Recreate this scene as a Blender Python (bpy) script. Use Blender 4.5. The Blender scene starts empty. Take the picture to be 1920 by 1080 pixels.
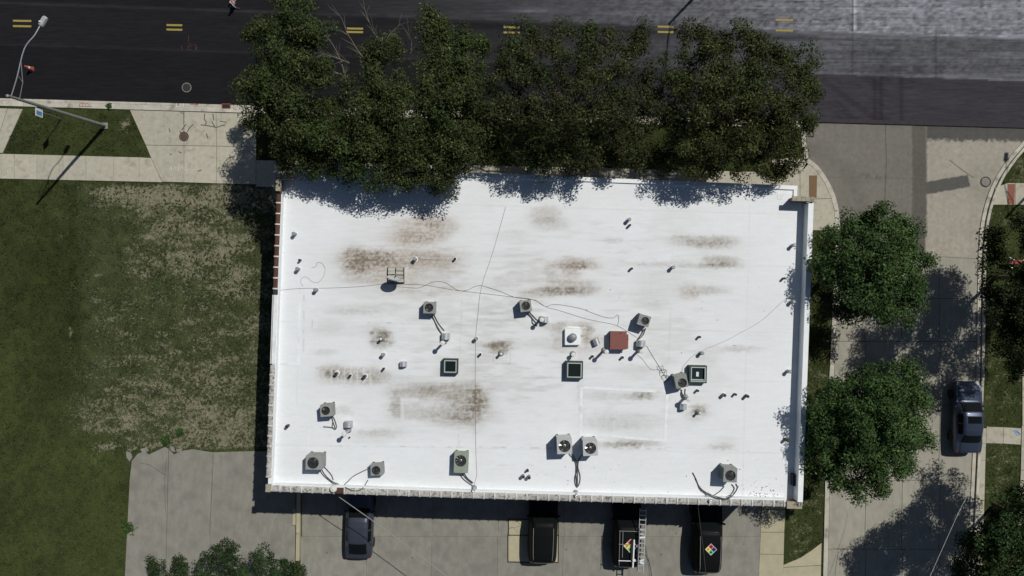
import bpy, math, random
import numpy as np
from mathutils import Vector, Matrix

# ------------------------------------------------------------------ camera, sky, sun, exposure
S = bpy.context.scene
COL = S.collection
H = 47.0                       # drone height above the road
F = 1316.0                     # focal length in photo pixels (photo is 1920 x 1080)
cam_d = bpy.data.cameras.new('drone_camera')
cam_d.sensor_width = 36.0
cam_d.lens = 36.0 * F / 1920.0
cam_d.clip_start = 0.5
cam_d.clip_end = 5000
cam = bpy.data.objects.new('drone_camera', cam_d)
cam.location = (0, 0, H)
COL.objects.link(cam)
S.camera = cam

SUN_EL = math.radians(54)
SX, SY = 0.69, 0.724           # horizontal direction towards the sun
W = bpy.data.worlds.new('World'); S.world = W; W.use_nodes = True
nt = W.node_tree
bg = nt.nodes['Background']
sky = nt.nodes.new('ShaderNodeTexSky'); sky.sky_type = 'NISHITA'; sky.sun_disc = False
sky.ozone_density = 3.0; sky.sun_elevation = SUN_EL; sky.sun_rotation = math.atan2(SX, SY)
nt.links.new(sky.outputs[0], bg.inputs[0]); bg.inputs[1].default_value = 0.05
sun_d = bpy.data.lights.new('sun', 'SUN'); sun_d.energy = 5.0; sun_d.angle = math.radians(0.53)
sun_d.color = (1.0, 0.965, 0.92)
sun = bpy.data.objects.new('sun', sun_d); COL.objects.link(sun)
sv = Vector((SX * math.cos(SUN_EL), SY * math.cos(SUN_EL), math.sin(SUN_EL))).normalized()
sun.rotation_euler = sv.to_track_quat('Z', 'Y').to_euler()
sun.location = sv * 80
S.view_settings.view_transform = 'Standard'; S.view_settings.look = 'None'
S.view_settings.exposure = -0.50; S.view_settings.gamma = 1.0
S.view_settings.use_curve_mapping = False

rng = np.random.default_rng(7)
random.seed(7)

def U(px, py, z=0.0):
    k = (H - z) / F
    return Vector(((px - 960) * k, (540 - py) * k, z))

def srgb(r, g, b):
    f = lambda c: (c / 12.92 if c <= 0.04045 else ((c + 0.055) / 1.055) ** 2.4)
    return (f(r / 255), f(g / 255), f(b / 255))

# ------------------------------------------------------------------ numpy noise
def vnoise(x, y, seed=0):
    x = np.asarray(x, float); y = np.asarray(y, float)
    xi = np.floor(x).astype(np.int64); yi = np.floor(y).astype(np.int64)
    xf = x - xi; yf = y - yi
    def h(a, b):
        n = (a * 374761393 + b * 668265263 + seed * 974711) & 0x7fffffff
        n = ((n ^ (n >> 13)) * 1274126177) & 0x7fffffff
        return ((n ^ (n >> 16)) & 0xffff) / 65535.0
    u = xf * xf * (3 - 2 * xf); v = yf * yf * (3 - 2 * yf)
    return (h(xi, yi) * (1 - u) + h(xi + 1, yi) * u) * (1 - v) + (h(xi, yi + 1) * (1 - u) + h(xi + 1, yi + 1) * u) * v

def fbm(x, y, seed=0, o=4):
    a = 0.5; t = 0; s = 0
    for i in range(o):
        t = t + a * vnoise(x, y, seed + i * 17); s += a
        x = np.asarray(x) * 2.03; y = np.asarray(y) * 2.03; a *= 0.5
    return t / s

def sstep(a, b, x):
    t = np.clip((x - a) / (b - a), 0, 1)
    return t * t * (3 - 2 * t)

def inpoly(px, py, poly):
    c = np.zeros(px.shape, bool); n = len(poly)
    for i in range(n):
        x1, y1 = poly[i]; x2, y2 = poly[(i + 1) % n]
        if y1 == y2: continue
        c ^= ((y1 > py) != (y2 > py)) & (px < (x2 - x1) * (py - y1) / (y2 - y1) + x1)
    return c

# ------------------------------------------------------------------ materials
def new_mat(name):
    m = bpy.data.materials.new(name); m.use_nodes = True
    return m, m.node_tree, m.node_tree.nodes['Principled BSDF']

def mat(name, col, rough=0.8, var=0.15, scale=3.0, bump=0.0, bscale=30.0, metal=0.0, objvar=0.0, spec=0.4, coat=0.0, stretch=(1, 1, 1), dirt=None, dscale=2.0, dlo=0.5, dhi=0.7):
    m, t, p = new_mat(name); N = t.nodes; L = t.links
    p.inputs['Roughness'].default_value = rough; p.inputs['Metallic'].default_value = metal
    p.inputs['Specular IOR Level'].default_value = spec
    p.inputs['Coat Weight'].default_value = coat; p.inputs['Coat Roughness'].default_value = 0.05
    geo = N.new('ShaderNodeNewGeometry'); mp = N.new('ShaderNodeMapping'); mp.inputs['Scale'].default_value = stretch
    L.new(geo.outputs['Position'], mp.inputs['Vector'])
    n = N.new('ShaderNodeTexNoise'); n.inputs['Scale'].default_value = scale; n.inputs['Detail'].default_value = 6; n.inputs['Roughness'].default_value = 0.65
    L.new(mp.outputs[0], n.inputs['Vector'])
    mr = N.new('ShaderNodeMapRange'); mr.inputs[1].default_value = 0.3; mr.inputs[2].default_value = 0.7
    mr.inputs[3].default_value = 1 - var; mr.inputs[4].default_value = 1 + var
    L.new(n.outputs['Fac'], mr.inputs[0])
    src = mr.outputs[0]
    if objvar:
        oi = N.new('ShaderNodeObjectInfo'); m2 = N.new('ShaderNodeMapRange')
        m2.inputs[3].default_value = 1 - objvar; m2.inputs[4].default_value = 1 + objvar
        L.new(oi.outputs['Random'], m2.inputs[0])
        mm = N.new('ShaderNodeMath'); mm.operation = 'MULTIPLY'
        L.new(src, mm.inputs[0]); L.new(m2.outputs[0], mm.inputs[1]); src = mm.outputs[0]
    vm = N.new('ShaderNodeVectorMath'); vm.operation = 'SCALE'; vm.inputs[0].default_value = col
    L.new(src, vm.inputs['Scale'])
    out = vm.outputs[0]
    if dirt:
        dn = N.new('ShaderNodeTexNoise'); dn.inputs['Scale'].default_value = dscale; dn.inputs['Detail'].default_value = 5
        L.new(geo.outputs['Position'], dn.inputs['Vector'])
        dr = N.new('ShaderNodeMapRange'); dr.inputs[1].default_value = dlo; dr.inputs[2].default_value = dhi
        L.new(dn.outputs['Fac'], dr.inputs[0])
        mx = N.new('ShaderNodeMix'); mx.data_type = 'RGBA'
        L.new(dr.outputs[0], mx.inputs[0]); L.new(out, mx.inputs[6]); mx.inputs[7].default_value = (*dirt, 1)
        out = mx.outputs[2]
    L.new(out, p.inputs['Base Color'])
    if bump:
        bn = N.new('ShaderNodeTexNoise'); bn.inputs['Scale'].default_value = bscale; bn.inputs['Detail'].default_value = 4
        L.new(mp.outputs[0], bn.inputs['Vector'])
        b = N.new('ShaderNodeBump'); b.inputs['Strength'].default_value = bump; b.inputs['Distance'].default_value = 0.03
        L.new(bn.outputs['Fac'], b.inputs['Height']); L.new(b.outputs[0], p.inputs['Normal'])
    return m

def paint_mat(name, rough=0.9, var=0.12, scale=6.0, stretch=(1, 1, 1), bump=0.3, bscale=20, spec=0.3):
    """base colour comes from the mesh attribute 'paint' (what the ground is made of there) times grain"""
    m, t, p = new_mat(name); N = t.nodes; L = t.links
    p.inputs['Roughness'].default_value = rough; p.inputs['Specular IOR Level'].default_value = spec
    at = N.new('ShaderNodeAttribute'); at.attribute_name = 'paint'
    geo = N.new('ShaderNodeNewGeometry'); mp = N.new('ShaderNodeMapping'); mp.inputs['Scale'].default_value = stretch
    L.new(geo.outputs['Position'], mp.inputs['Vector'])
    n = N.new('ShaderNodeTexNoise'); n.inputs['Scale'].default_value = scale; n.inputs['Detail'].default_value = 7; n.inputs['Roughness'].default_value = 0.7
    L.new(mp.outputs[0], n.inputs['Vector'])
    mr = N.new('ShaderNodeMapRange'); mr.inputs[1].default_value = 0.3; mr.inputs[2].default_value = 0.7
    mr.inputs[3].default_value = 1 - var; mr.inputs[4].default_value = 1 + var
    L.new(n.outputs['Fac'], mr.inputs[0])
    vm = N.new('ShaderNodeVectorMath'); vm.operation = 'SCALE'
    L.new(at.outputs['Color'], vm.inputs[0]); L.new(mr.outputs[0], vm.inputs['Scale'])
    L.new(vm.outputs[0], p.inputs['Base Color'])
    bn = N.new('ShaderNodeTexNoise'); bn.inputs['Scale'].default_value = bscale; bn.inputs['Detail'].default_value = 3
    L.new(mp.outputs[0], bn.inputs['Vector'])
    b = N.new('ShaderNodeBump'); b.inputs['Strength'].default_value = bump; b.inputs['Distance'].default_value = 0.03
    L.new(bn.outputs['Fac'], b.inputs['Height']); L.new(b.outputs[0], p.inputs['Normal'])
    return m

def grass_mat(name):
    m = paint_mat(name, 1.0, 0.5, 11.0, (1, 1, 1), 0.9, 22, 0.05)
    t = m.node_tree; N = t.nodes; L = t.links; p = N['Principled BSDF']
    src = p.inputs['Base Color'].links[0].from_socket
    at = [n for n in N if n.type == 'ATTRIBUTE'][0]
    geo = N.new('ShaderNodeNewGeometry'); n = N.new('ShaderNodeTexNoise')
    n.inputs['Scale'].default_value = 5.5; n.inputs['Detail'].default_value = 8; n.inputs['Roughness'].default_value = .74
    L.new(geo.outputs['Position'], n.inputs['Vector'])
    ad = N.new('ShaderNodeMath'); ad.operation = 'MULTIPLY_ADD'; ad.inputs[1].default_value = .30
    L.new(at.outputs['Alpha'], ad.inputs[0]); L.new(n.outputs['Fac'], ad.inputs[2])
    mr = N.new('ShaderNodeMapRange'); mr.inputs[1].default_value = .62; mr.inputs[2].default_value = .78
    L.new(ad.outputs[0], mr.inputs[0])
    n2 = N.new('ShaderNodeTexNoise'); n2.inputs['Scale'].default_value = 16; n2.inputs['Detail'].default_value = 5
    L.new(geo.outputs['Position'], n2.inputs['Vector'])
    cr = N.new('ShaderNodeValToRGB'); e = cr.color_ramp.elements
    e[0].position = .3; e[0].color = (*srgb(92, 89, 68), 1); e[1].position = .75; e[1].color = (*srgb(150, 147, 126), 1)
    L.new(n2.outputs['Fac'], cr.inputs[0])
    mx = N.new('ShaderNodeMix'); mx.data_type = 'RGBA'
    L.new(mr.outputs[0], mx.inputs[0]); L.new(src, mx.inputs[6]); L.new(cr.outputs[0], mx.inputs[7]); L.new(mx.outputs[2], p.inputs['Base Color'])
    return m

def leaf_mat(name):
    m, t, p = new_mat(name); N = t.nodes; L = t.links
    at = N.new('ShaderNodeAttribute'); at.attribute_name = 'paint'
    L.new(at.outputs['Color'], p.inputs['Base Color'])
    p.inputs['Roughness'].default_value = 0.75; p.inputs['Specular IOR Level'].default_value = 0.12
    tr = N.new('ShaderNodeBsdfTranslucent'); L.new(at.outputs['Color'], tr.inputs['Color'])
    mx = N.new('ShaderNodeMixShader'); mx.inputs[0].default_value = 0.24
    L.new(p.outputs[0], mx.inputs[1]); L.new(tr.outputs[0], mx.inputs[2])
    L.new(mx.outputs[0], N['Material Output'].inputs['Surface'])
    return m

def brick_mat():
    m, t, p = new_mat('brick'); N = t.nodes; L = t.links
    tc = N.new('ShaderNodeTexCoord'); mp = N.new('ShaderNodeMapping'); mp.inputs['Rotation'].default_value = (math.radians(90), 0, 0)
    L.new(tc.outputs['Object'], mp.inputs[0])
    b = N.new('ShaderNodeTexBrick'); b.inputs['Scale'].default_value = 4.5
    b.inputs['Color1'].default_value = (0.22, 0.09, 0.06, 1); b.inputs['Color2'].default_value = (0.15, 0.07, 0.05, 1); b.inputs['Mortar'].default_value = (0.3, 0.28, 0.25, 1)
    L.new(mp.outputs[0], b.inputs['Vector']); L.new(b.outputs['Color'], p.inputs['Base Color'])
    p.inputs['Roughness'].default_value = 0.9
    return m

def simple(name, col, rough=0.5, metal=0.0, spec=0.5, coat=0.0):
    return mat(name, col, rough, 0.06, 8.0, metal=metal, spec=spec, coat=coat)

M = {}
M['concrete'] = mat('pale_concrete', srgb(170, 166, 149), 0.9, 0.11, 4.0, 0.25, 40, objvar=0.06, dirt=srgb(140, 136, 121), dscale=2.6, dlo=0.54, dhi=0.8)
M['lot'] = mat('worn_concrete', srgb(132, 130, 120), 0.9, 0.13, 3.2, 0.25, 40, objvar=0.05, dirt=srgb(112, 111, 103), dscale=1.1, dlo=0.46, dhi=0.8, stretch=(1, .45, 1))
M['street_slab'] = mat('street_concrete', srgb(149, 146, 133), 0.9, 0.11, 3.0, 0.25, 40, objvar=0.05, dirt=srgb(130, 127, 115), dscale=0.9, dlo=0.5, dhi=0.8, stretch=(1, .3, 1))
M['beige_slab'] = mat('beige_concrete', srgb(166, 160, 134), 0.9, 0.1, 2, 0.2, 40, objvar=0.04)
M['curb'] = mat('curb_concrete', srgb(178, 174, 160), 0.9, 0.16, 2.2, 0.2, 30, objvar=0.06, dirt=srgb(110, 106, 94), dscale=1.6, dlo=0.55, dhi=0.75)
M['soil'] = mat('dark_soil', srgb(52, 47, 38), 1.0, 0.3, 3)
M['plain'] = mat('meadow', srgb(72, 78, 50), 1.0, 0.3, 0.3)
M['road'] = paint_mat('asphalt', 0.95, 0.30, 2.2, (.35, 3.2, 1), 0.7, 18, 0.12)
M['street'] = paint_mat('old_pavement', 0.92, 0.14, 3.0, (1, 1, 1), 0.3, 26)
M['grass'] = grass_mat('turf')
M['roof'] = paint_mat('white_membrane', 0.75, 0.035, 2.5, (0.35, 2.2, 1), 0.12, 5)
M['white'] = mat('white_coating', (0.76, 0.79, 0.79), 0.75, 0.05, 3, 0.1, 10)
M['membrane_strip'] = mat('white_membrane_strip', (0.745, 0.775, 0.783), 0.75, 0.07, 3, dirt=(.55, .55, .52), dscale=1.2, dlo=.5, dhi=.8)
M['tile_white'] = mat('whitewashed_clay', srgb(172, 171, 164), 0.85, 0.25, 9, 0.4, 25, objvar=0.14, dirt=srgb(88, 85, 78), dscale=7, dlo=0.5, dhi=0.7)
M['collar_white'] = mat('whitewashed_collar', srgb(198, 197, 190), 0.85, 0.2, 9, 0.3, 25, objvar=0.1, dirt=srgb(120, 116, 108), dscale=9, dlo=.55, dhi=.75)
M['tile_red'] = mat('red_clay', srgb(84, 54, 44), 0.8, 0.25, 6, 0.4, 25, objvar=0.2, dirt=srgb(66, 58, 52), dscale=3, dlo=0.5, dhi=0.7)
M['mortar'] = simple('pale_mortar', srgb(205, 198, 188), 0.9)
M['stone'] = mat('weathered_stone', srgb(158, 152, 134), 0.9, 0.22, 4, 0.4, 25, dirt=srgb(84, 78, 66), dscale=4, dlo=0.5, dhi=0.7)
M['brick'] = brick_mat()
M['ac_grey'] = mat('grey_enamel', srgb(138, 142, 138), 0.6, 0.1, 5, objvar=0.07, dirt=srgb(104, 106, 100), dscale=3, dlo=0.55, dhi=0.8)
M['ac_green'] = mat('grey_green_enamel', srgb(138, 148, 134), 0.6, 0.1, 5, dirt=srgb(112, 118, 104), dscale=3, dlo=0.55, dhi=0.8)
M['ac_light'] = mat('light_grey_enamel', srgb(176, 179, 178), 0.5, 0.06, 5, objvar=0.04)
M['ac_tan'] = mat('tan_enamel', srgb(146, 144, 130), 0.6, 0.1, 5)
M['dark'] = simple('dark_recess', (0.012, 0.013, 0.013), 0.7)
M['coil'] = mat('dark_coil_fins', (0.03, 0.032, 0.032), 0.6, 0.25, 40)
M['black_metal'] = simple('black_metal', (0.03, 0.03, 0.032), 0.5)
M['galv'] = mat('galvanised_steel', srgb(196, 200, 202), 0.42, 0.12, 6, metal=0.55)
M['galv_ball'] = mat('pale_metal_cap', srgb(208, 209, 202), 0.55, 0.08, 6)
M['steel'] = mat('grey_steel', srgb(136, 138, 132), 0.6, 0.12, 4, metal=0.2)
M['fan_silver'] = simple('fan_aluminium', srgb(190, 192, 188), 0.35, 0.7)
M['insul'] = simple('grey_pipe_insulation', srgb(70, 76, 76), 0.85)
M['cable'] = simple('dark_cable', srgb(72, 70, 66), 0.8)
M['rust'] = mat('rusty_iron', srgb(88, 72, 58), 0.9, 0.3, 12)
M['lead'] = mat('lead_flashing', srgb(148, 152, 152), 0.55, 0.15, 10, metal=0.3)
M['red_box'] = mat('red_brown_paint', srgb(124, 74, 66), 0.6, 0.07, 5)
M['teal'] = mat('dark_teal_frame', srgb(46, 58, 60), 0.5, 0.08, 5)
M['sky_frame'] = simple('pale_green_frame', srgb(164, 176, 166), 0.5)
M['glass'] = simple('dark_glass', (0.006, 0.008, 0.008), 0.2, 0, 0.16)
M['tinted_glass'] = simple('tinted_side_glass', (0.005, 0.006, 0.006), 0.45, 0, 0.04)
M['skylight_glass'] = simple('skylight_glass', (0.012, 0.016, 0.016), 0.25, 0, 0.3)
M['teal_glass'] = simple('teal_glass', (.014, .028, .030), .25, 0, .3)
M['block'] = mat('concrete_block', srgb(176, 174, 160), 0.95, 0.12, 8, 0.4, 40, objvar=0.14)
M['dish'] = simple('grey_dish', srgb(170, 176, 178), 0.45)
M['tyre'] = simple('tyre_rubber', (0.012, 0.012, 0.012), 0.9)
M['rim'] = simple('alloy_rim', srgb(150, 152, 155), 0.35, 0.8)
M['paint_black'] = simple('black_car_paint', (0.006, 0.0065, 0.007), 0.5, 0.0, 0.07, 0.02)
M['paint_slate'] = simple('slate_blue_car_paint', srgb(62, 68, 80), 0.38, 0.3, 0.3, 0.3)
M['paint_silver'] = simple('silver_blue_car_paint', srgb(58, 68, 86), 0.36, 0.4, 0.4, 0.5)
M['trim'] = simple('black_trim', (0.01, 0.01, 0.011), 0.5)
M['lamp_red'] = simple('red_lens', (0.25, 0.01, 0.01), 0.15)
M['lamp_clear'] = simple('clear_lens', (0.5, 0.52, 0.54), 0.1)
M['alu'] = simple('aluminium', srgb(206, 208, 206), 0.4, 0.5)
M['pvc'] = simple('white_pvc', srgb(228, 228, 224), 0.4)
M['yellow_line'] = mat('yellow_road_paint', srgb(148, 133, 66), 0.85, 0.2, 10)
M['red_mark'] = mat('red_spray_paint', srgb(150, 74, 62), 0.9, 0.3, 10)
M['white_mark'] = mat('white_spray_paint', srgb(212, 210, 202), 0.9, 0.2, 10)
M['blue_mark'] = mat('blue_spray_paint', srgb(58, 126, 178), 0.9, 0.2, 10)
M['dark_mark'] = mat('dark_tar_smear', srgb(98, 96, 86), 0.9, 0.2, 6)
M['iron'] = mat('cast_iron', srgb(84, 66, 56), 0.8, 0.2, 10)
M['iron_grey'] = mat('grey_cast_iron', srgb(120, 118, 110), 0.8, 0.2, 10)
M['iron_dark'] = mat('dark_cast_iron', srgb(40, 38, 36), 0.8, 0.2, 10)
M['tactile'] = mat('brown_tactile', srgb(112, 88, 62), 0.85, 0.12, 8)
M['tactile_red'] = mat('red_brown_tactile', srgb(128, 82, 66), 0.85, 0.12, 8)
M['orange'] = simple('orange_plastic', srgb(190, 84, 56), 0.5)
M['sign_white'] = simple('white_sheet', srgb(215, 222, 226), 0.4)
M['sign_blue'] = simple('blue_sheet', srgb(80, 136, 178), 0.4)
M['sign_red'] = simple('red_sheet', srgb(150, 40, 38), 0.5)
M['bark'] = mat('bark', srgb(92, 82, 68), 0.95, 0.3, 10, 0.6, 20)
M['twig'] = mat('bare_twig', srgb(112, 108, 96), 0.95, 0.2, 10)
M['leaf'] = leaf_mat('leaf')
for k, c in (('d_red', (170, 40, 48)), ('d_blue', (48, 52, 140)), ('d_yellow', (222, 200, 92)), ('d_green', (96, 176, 104)), ('d_white', (225, 222, 206)), ('d_ink', (40, 34, 24)), ('d_redi', (110, 14, 24)), ('d_bluei', (20, 20, 96)), ('d_greeni', (14, 70, 24)), ('d_yellowi', (130, 104, 16))):
    M[k] = simple(k, srgb(*c), 0.4)

# ------------------------------------------------------------------ mesh helpers
class MB:
    def __init__(s): s.v = []; s.f = []; s.smooth = False
    def add(s, vs, fs):
        n = len(s.v); s.v += [tuple(v) for v in vs]; s.f += [tuple(i + n for i in f) for f in fs]; return s
    def box(s, c, size, rz=0.0, bev=0.0):
        x, y, z = size[0] / 2, size[1] / 2, size[2] / 2
        R = Matrix.Rotation(rz, 3, 'Z'); c = Vector(c)
        if bev:
            b = bev
            ring = [(-x + b, -y), (x - b, -y), (x, -y + b), (x, y - b), (x - b, y), (-x + b, y), (-x, y - b), (-x, -y + b)]
            sc = 1 - b / max(x, y)
            vs = []
            for zz, k in ((-z, 1), (z - b, 1), (z, sc)):
                vs += [c + R @ Vector((a * k, d * k, zz)) for a, d in ring]
            fs = [tuple(range(7, -1, -1)), tuple(range(16, 24))]
            for l in (0, 8):
                fs += [(l + i, l + (i + 1) % 8, l + 8 + (i + 1) % 8, l + 8 + i) for i in range(8)]
            return s.add(vs, fs)
        vs = [c + R @ Vector((a * x, b * y, d * z)) for d in (-1, 1) for a, b in ((-1, -1), (1, -1), (1, 1), (-1, 1))]
        return s.add(vs, [(3, 2, 1, 0), (4, 5, 6, 7), (0, 1, 5, 4), (1, 2, 6, 5), (2, 3, 7, 6), (3, 0, 4, 7)])
    def prism(s, poly, z0, z1, bev=0.0):
        a = sum(poly[i][0] * poly[(i + 1) % len(poly)][1] - poly[(i + 1) % len(poly)][0] * poly[i][1] for i in range(len(poly)))
        if a < 0: poly = poly[::-1]
        n = len(poly)
        vs = [(p[0], p[1], z0) for p in poly] + [(p[0], p[1], z1) for p in poly]
        fs = [tuple(range(n - 1, -1, -1)), tuple(range(n, 2 * n))] + [(i, (i + 1) % n, n + (i + 1) % n, n + i) for i in range(n)]
        return s.add(vs, fs)
    def tube(s, pts, r, n=8, caps=True):
        pts = [Vector(p) for p in pts]; k = len(pts)
        rs = r if isinstance(r, (list, tuple)) else [r] * k
        vs = []; fs = []; prev = None
        for i, p in enumerate(pts):
            d = (pts[min(i + 1, k - 1)] - pts[max(i - 1, 0)]).normalized()
            a = d.orthogonal().normalized() if prev is None else (prev - d * prev.dot(d)).normalized()
            prev = a; b = d.cross(a)
            vs += [p + (a * math.cos(t) + b * math.sin(t)) * rs[i] for t in [2 * math.pi * j / n for j in range(n)]]
        for i in range(k - 1):
            fs += [(i * n + j, i * n + (j + 1) % n, (i + 1) * n + (j + 1) % n, (i + 1) * n + j) for j in range(n)]
        if caps: fs += [tuple(range(n - 1, -1, -1)), tuple(range((k - 1) * n, k * n))]
        s.smooth = True
        return s.add(vs, fs)
    def lathe(s, prof, n=16, c=(0, 0, 0)):
        c = Vector(c); vs = []; fs = []
        for r, z in prof:
            vs += [c + Vector((r * math.cos(t), r * math.sin(t), z)) for t in [2 * math.pi * j / n for j in range(n)]]
        k = len(prof)
        for i in range(k - 1):
            fs += [(i * n + j, i * n + (j + 1) % n, (i + 1) * n + (j + 1) % n, (i + 1) * n + j) for j in range(n)]
        fs += [tuple(range(n - 1, -1, -1)), tuple(range((k - 1) * n, k * n))]
        s.smooth = True
        return s.add(vs, fs)
    def mesh(s, name, m, off=None, smooth=None, angle=40):
        me = bpy.data.meshes.new(name)
        vs = s.v if off is None else [(v[0] - off[0], v[1] - off[1], v[2] - off[2]) for v in s.v]
        me.from_pydata(vs, [], s.f); me.materials.append(m)
        sm = s.smooth if smooth is None else smooth
        if sm:
            me.polygons.foreach_set('use_smooth', [True] * len(me.polygons))
            try: me.set_sharp_from_angle(angle=math.radians(angle))
            except Exception: pass
        me.update(); return me

def link(name, data, parent=None, loc=(0, 0, 0), rz=0.0):
    o = bpy.data.objects.new(name, data); COL.objects.link(o)
    if parent: o.parent = parent
    o.location = loc; o.rotation_euler = (0, 0, rz)
    return o

def tag(o, label=None, cat=None, group=None, kind=None):
    if label: o['label'] = label
    if cat: o['category'] = cat
    if group: o['group'] = group
    if kind: o['kind'] = kind
    return o

def thing(name, label, cat, loc, rz=0.0, group=None):
    return tag(link(name, None, None, loc, rz), label, cat, group)

def part(name, mb, m, parent, loc=(0, 0, 0), rz=0.0, off=None, smooth=None):
    return link(name, mb.mesh(name, m, off, smooth), parent, loc, rz)

def struct(name, mb, m, parent=None):
    return tag(link(name, mb.mesh(name, m), parent), kind='structure')

def grid(name, x0, x1, y0, y1, step, z, keep, colour, m, zfun=None):
    """one sheet of ground; keep(px,py) says where it lies, colour(px,py) what it is made of"""
    xs = np.arange(x0, x1 + step, step); ys = np.arange(y0, y1 + step, step)
    PX, PY = np.meshgrid(xs, ys); nx, ny = len(xs), len(ys)
    k = (H - z) / F
    Z = np.full(PX.shape, z) + (zfun(PX, PY) if zfun else 0)
    co = np.stack([(PX - 960) * k, (540 - PY) * k, Z], -1).reshape(-1, 3)
    cx = (PX[:-1, :-1] + PX[1:, 1:]) / 2; cy = (PY[:-1, :-1] + PY[1:, 1:]) / 2
    kp = keep(cx, cy) if keep else np.ones(cx.shape, bool)
    I = (np.arange(ny - 1)[:, None] * nx + np.arange(nx - 1)[None, :])[kp]
    q = np.stack([I + nx, I + nx + 1, I + 1, I], -1)
    used = np.unique(q); rm = np.zeros(len(co), int); rm[used] = np.arange(len(used))
    return raw_mesh(name, co[used], rm[q], (lambda cc: cc.reshape(-1, cc.shape[-1]))(colour(PX, PY))[used], m)

def raw_mesh(name, co, q, rgb, m):
    me = bpy.data.meshes.new(name)
    nf, w = q.shape
    me.vertices.add(len(co)); me.vertices.foreach_set('co', np.asarray(co, np.float32).ravel())
    me.loops.add(nf * w); me.loops.foreach_set('vertex_index', q.astype(np.int32).ravel())
    me.polygons.add(nf); me.polygons.foreach_set('loop_start', np.arange(0, nf * w, w, dtype=np.int32))
    if rgb is not None:
        a = me.color_attributes.new('paint', 'FLOAT_COLOR', 'POINT')
        a.data.foreach_set('color', (rgb if rgb.shape[1] == 4 else np.concatenate([rgb, np.ones((len(rgb), 1))], 1)).astype(np.float32).ravel())
    me.materials.append(m); me.update(calc_edges=True); me.validate()
    return me

def wpoly(pp, z): return [U(x, y, z) for x, y in pp]

def inset(poly, d):
    """pull a polygon's corners in by d metres"""
    n = len(poly); out = []
    a = sum(poly[i][0] * poly[(i + 1) % n][1] - poly[(i + 1) % n][0] * poly[i][1] for i in range(n))
    if a < 0: poly = poly[::-1]
    for i in range(n):
        p, q, r = Vector(poly[i - 1][:2]), Vector(poly[i][:2]), Vector(poly[(i + 1) % n][:2])
        e1 = (q - p).normalized(); e2 = (r - q).normalized()
        n1 = Vector((-e1.y, e1.x)); n2 = Vector((-e2.y, e2.x))
        b = n1 + n2; l = b.length
        if l < 1e-3: out.append(q + n1 * d); continue
        b /= l; out.append(q + b * min(d / max(b.dot(n1), 0.35), d * 3))
    return out

def slab(parent, pp, z, m, gap=0.012, thick=0.1, name='concrete_slab'):
    p = inset(wpoly(pp, z), gap)
    return part(name, MB().prism(p, z - thick, z), m, parent)

def smooth_line(pts, n=6):
    P = [np.array(p, float) for p in pts]; out = []
    for i in range(len(P) - 1):
        p0 = P[max(i - 1, 0)]; p1 = P[i]; p2 = P[i + 1]; p3 = P[min(i + 2, len(P) - 1)]
        for t in np.linspace(0, 1, n, endpoint=False):
            out.append(0.5 * ((2 * p1) + (-p0 + p2) * t + (2 * p0 - 5 * p1 + 4 * p2 - p3) * t * t + (-p0 + 3 * p1 - 3 * p2 + p3) * t ** 3))
    out.append(P[-1]); return out

# ------------------------------------------------------------------ ground sheets
ZG = 0.10                      # lawns and pavements stand this much above the road
ZR = 5.75                      # roof surface
g = MB().add([(-1500, -1500, -0.12), (1500, -1500, -0.12), (1500, 1500, -0.12), (-1500, 1500, -0.12)], [(0, 1, 2, 3)])
struct('ground', g, M['plain'])
sb = MB().add([U(-700, -700, -0.06), U(-700, 1700, -0.06), U(2600, 1700, -0.06), U(2600, -700, -0.06)], [(0, 1, 2, 3)])
struct('soil_bed', sb, M['soil'])

def edge_y(x): return 184 + 0.0285 * x
def mix(a, b, t): return np.asarray(a) * (1 - t[..., None]) + np.asarray(b) * t[..., None]

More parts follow.
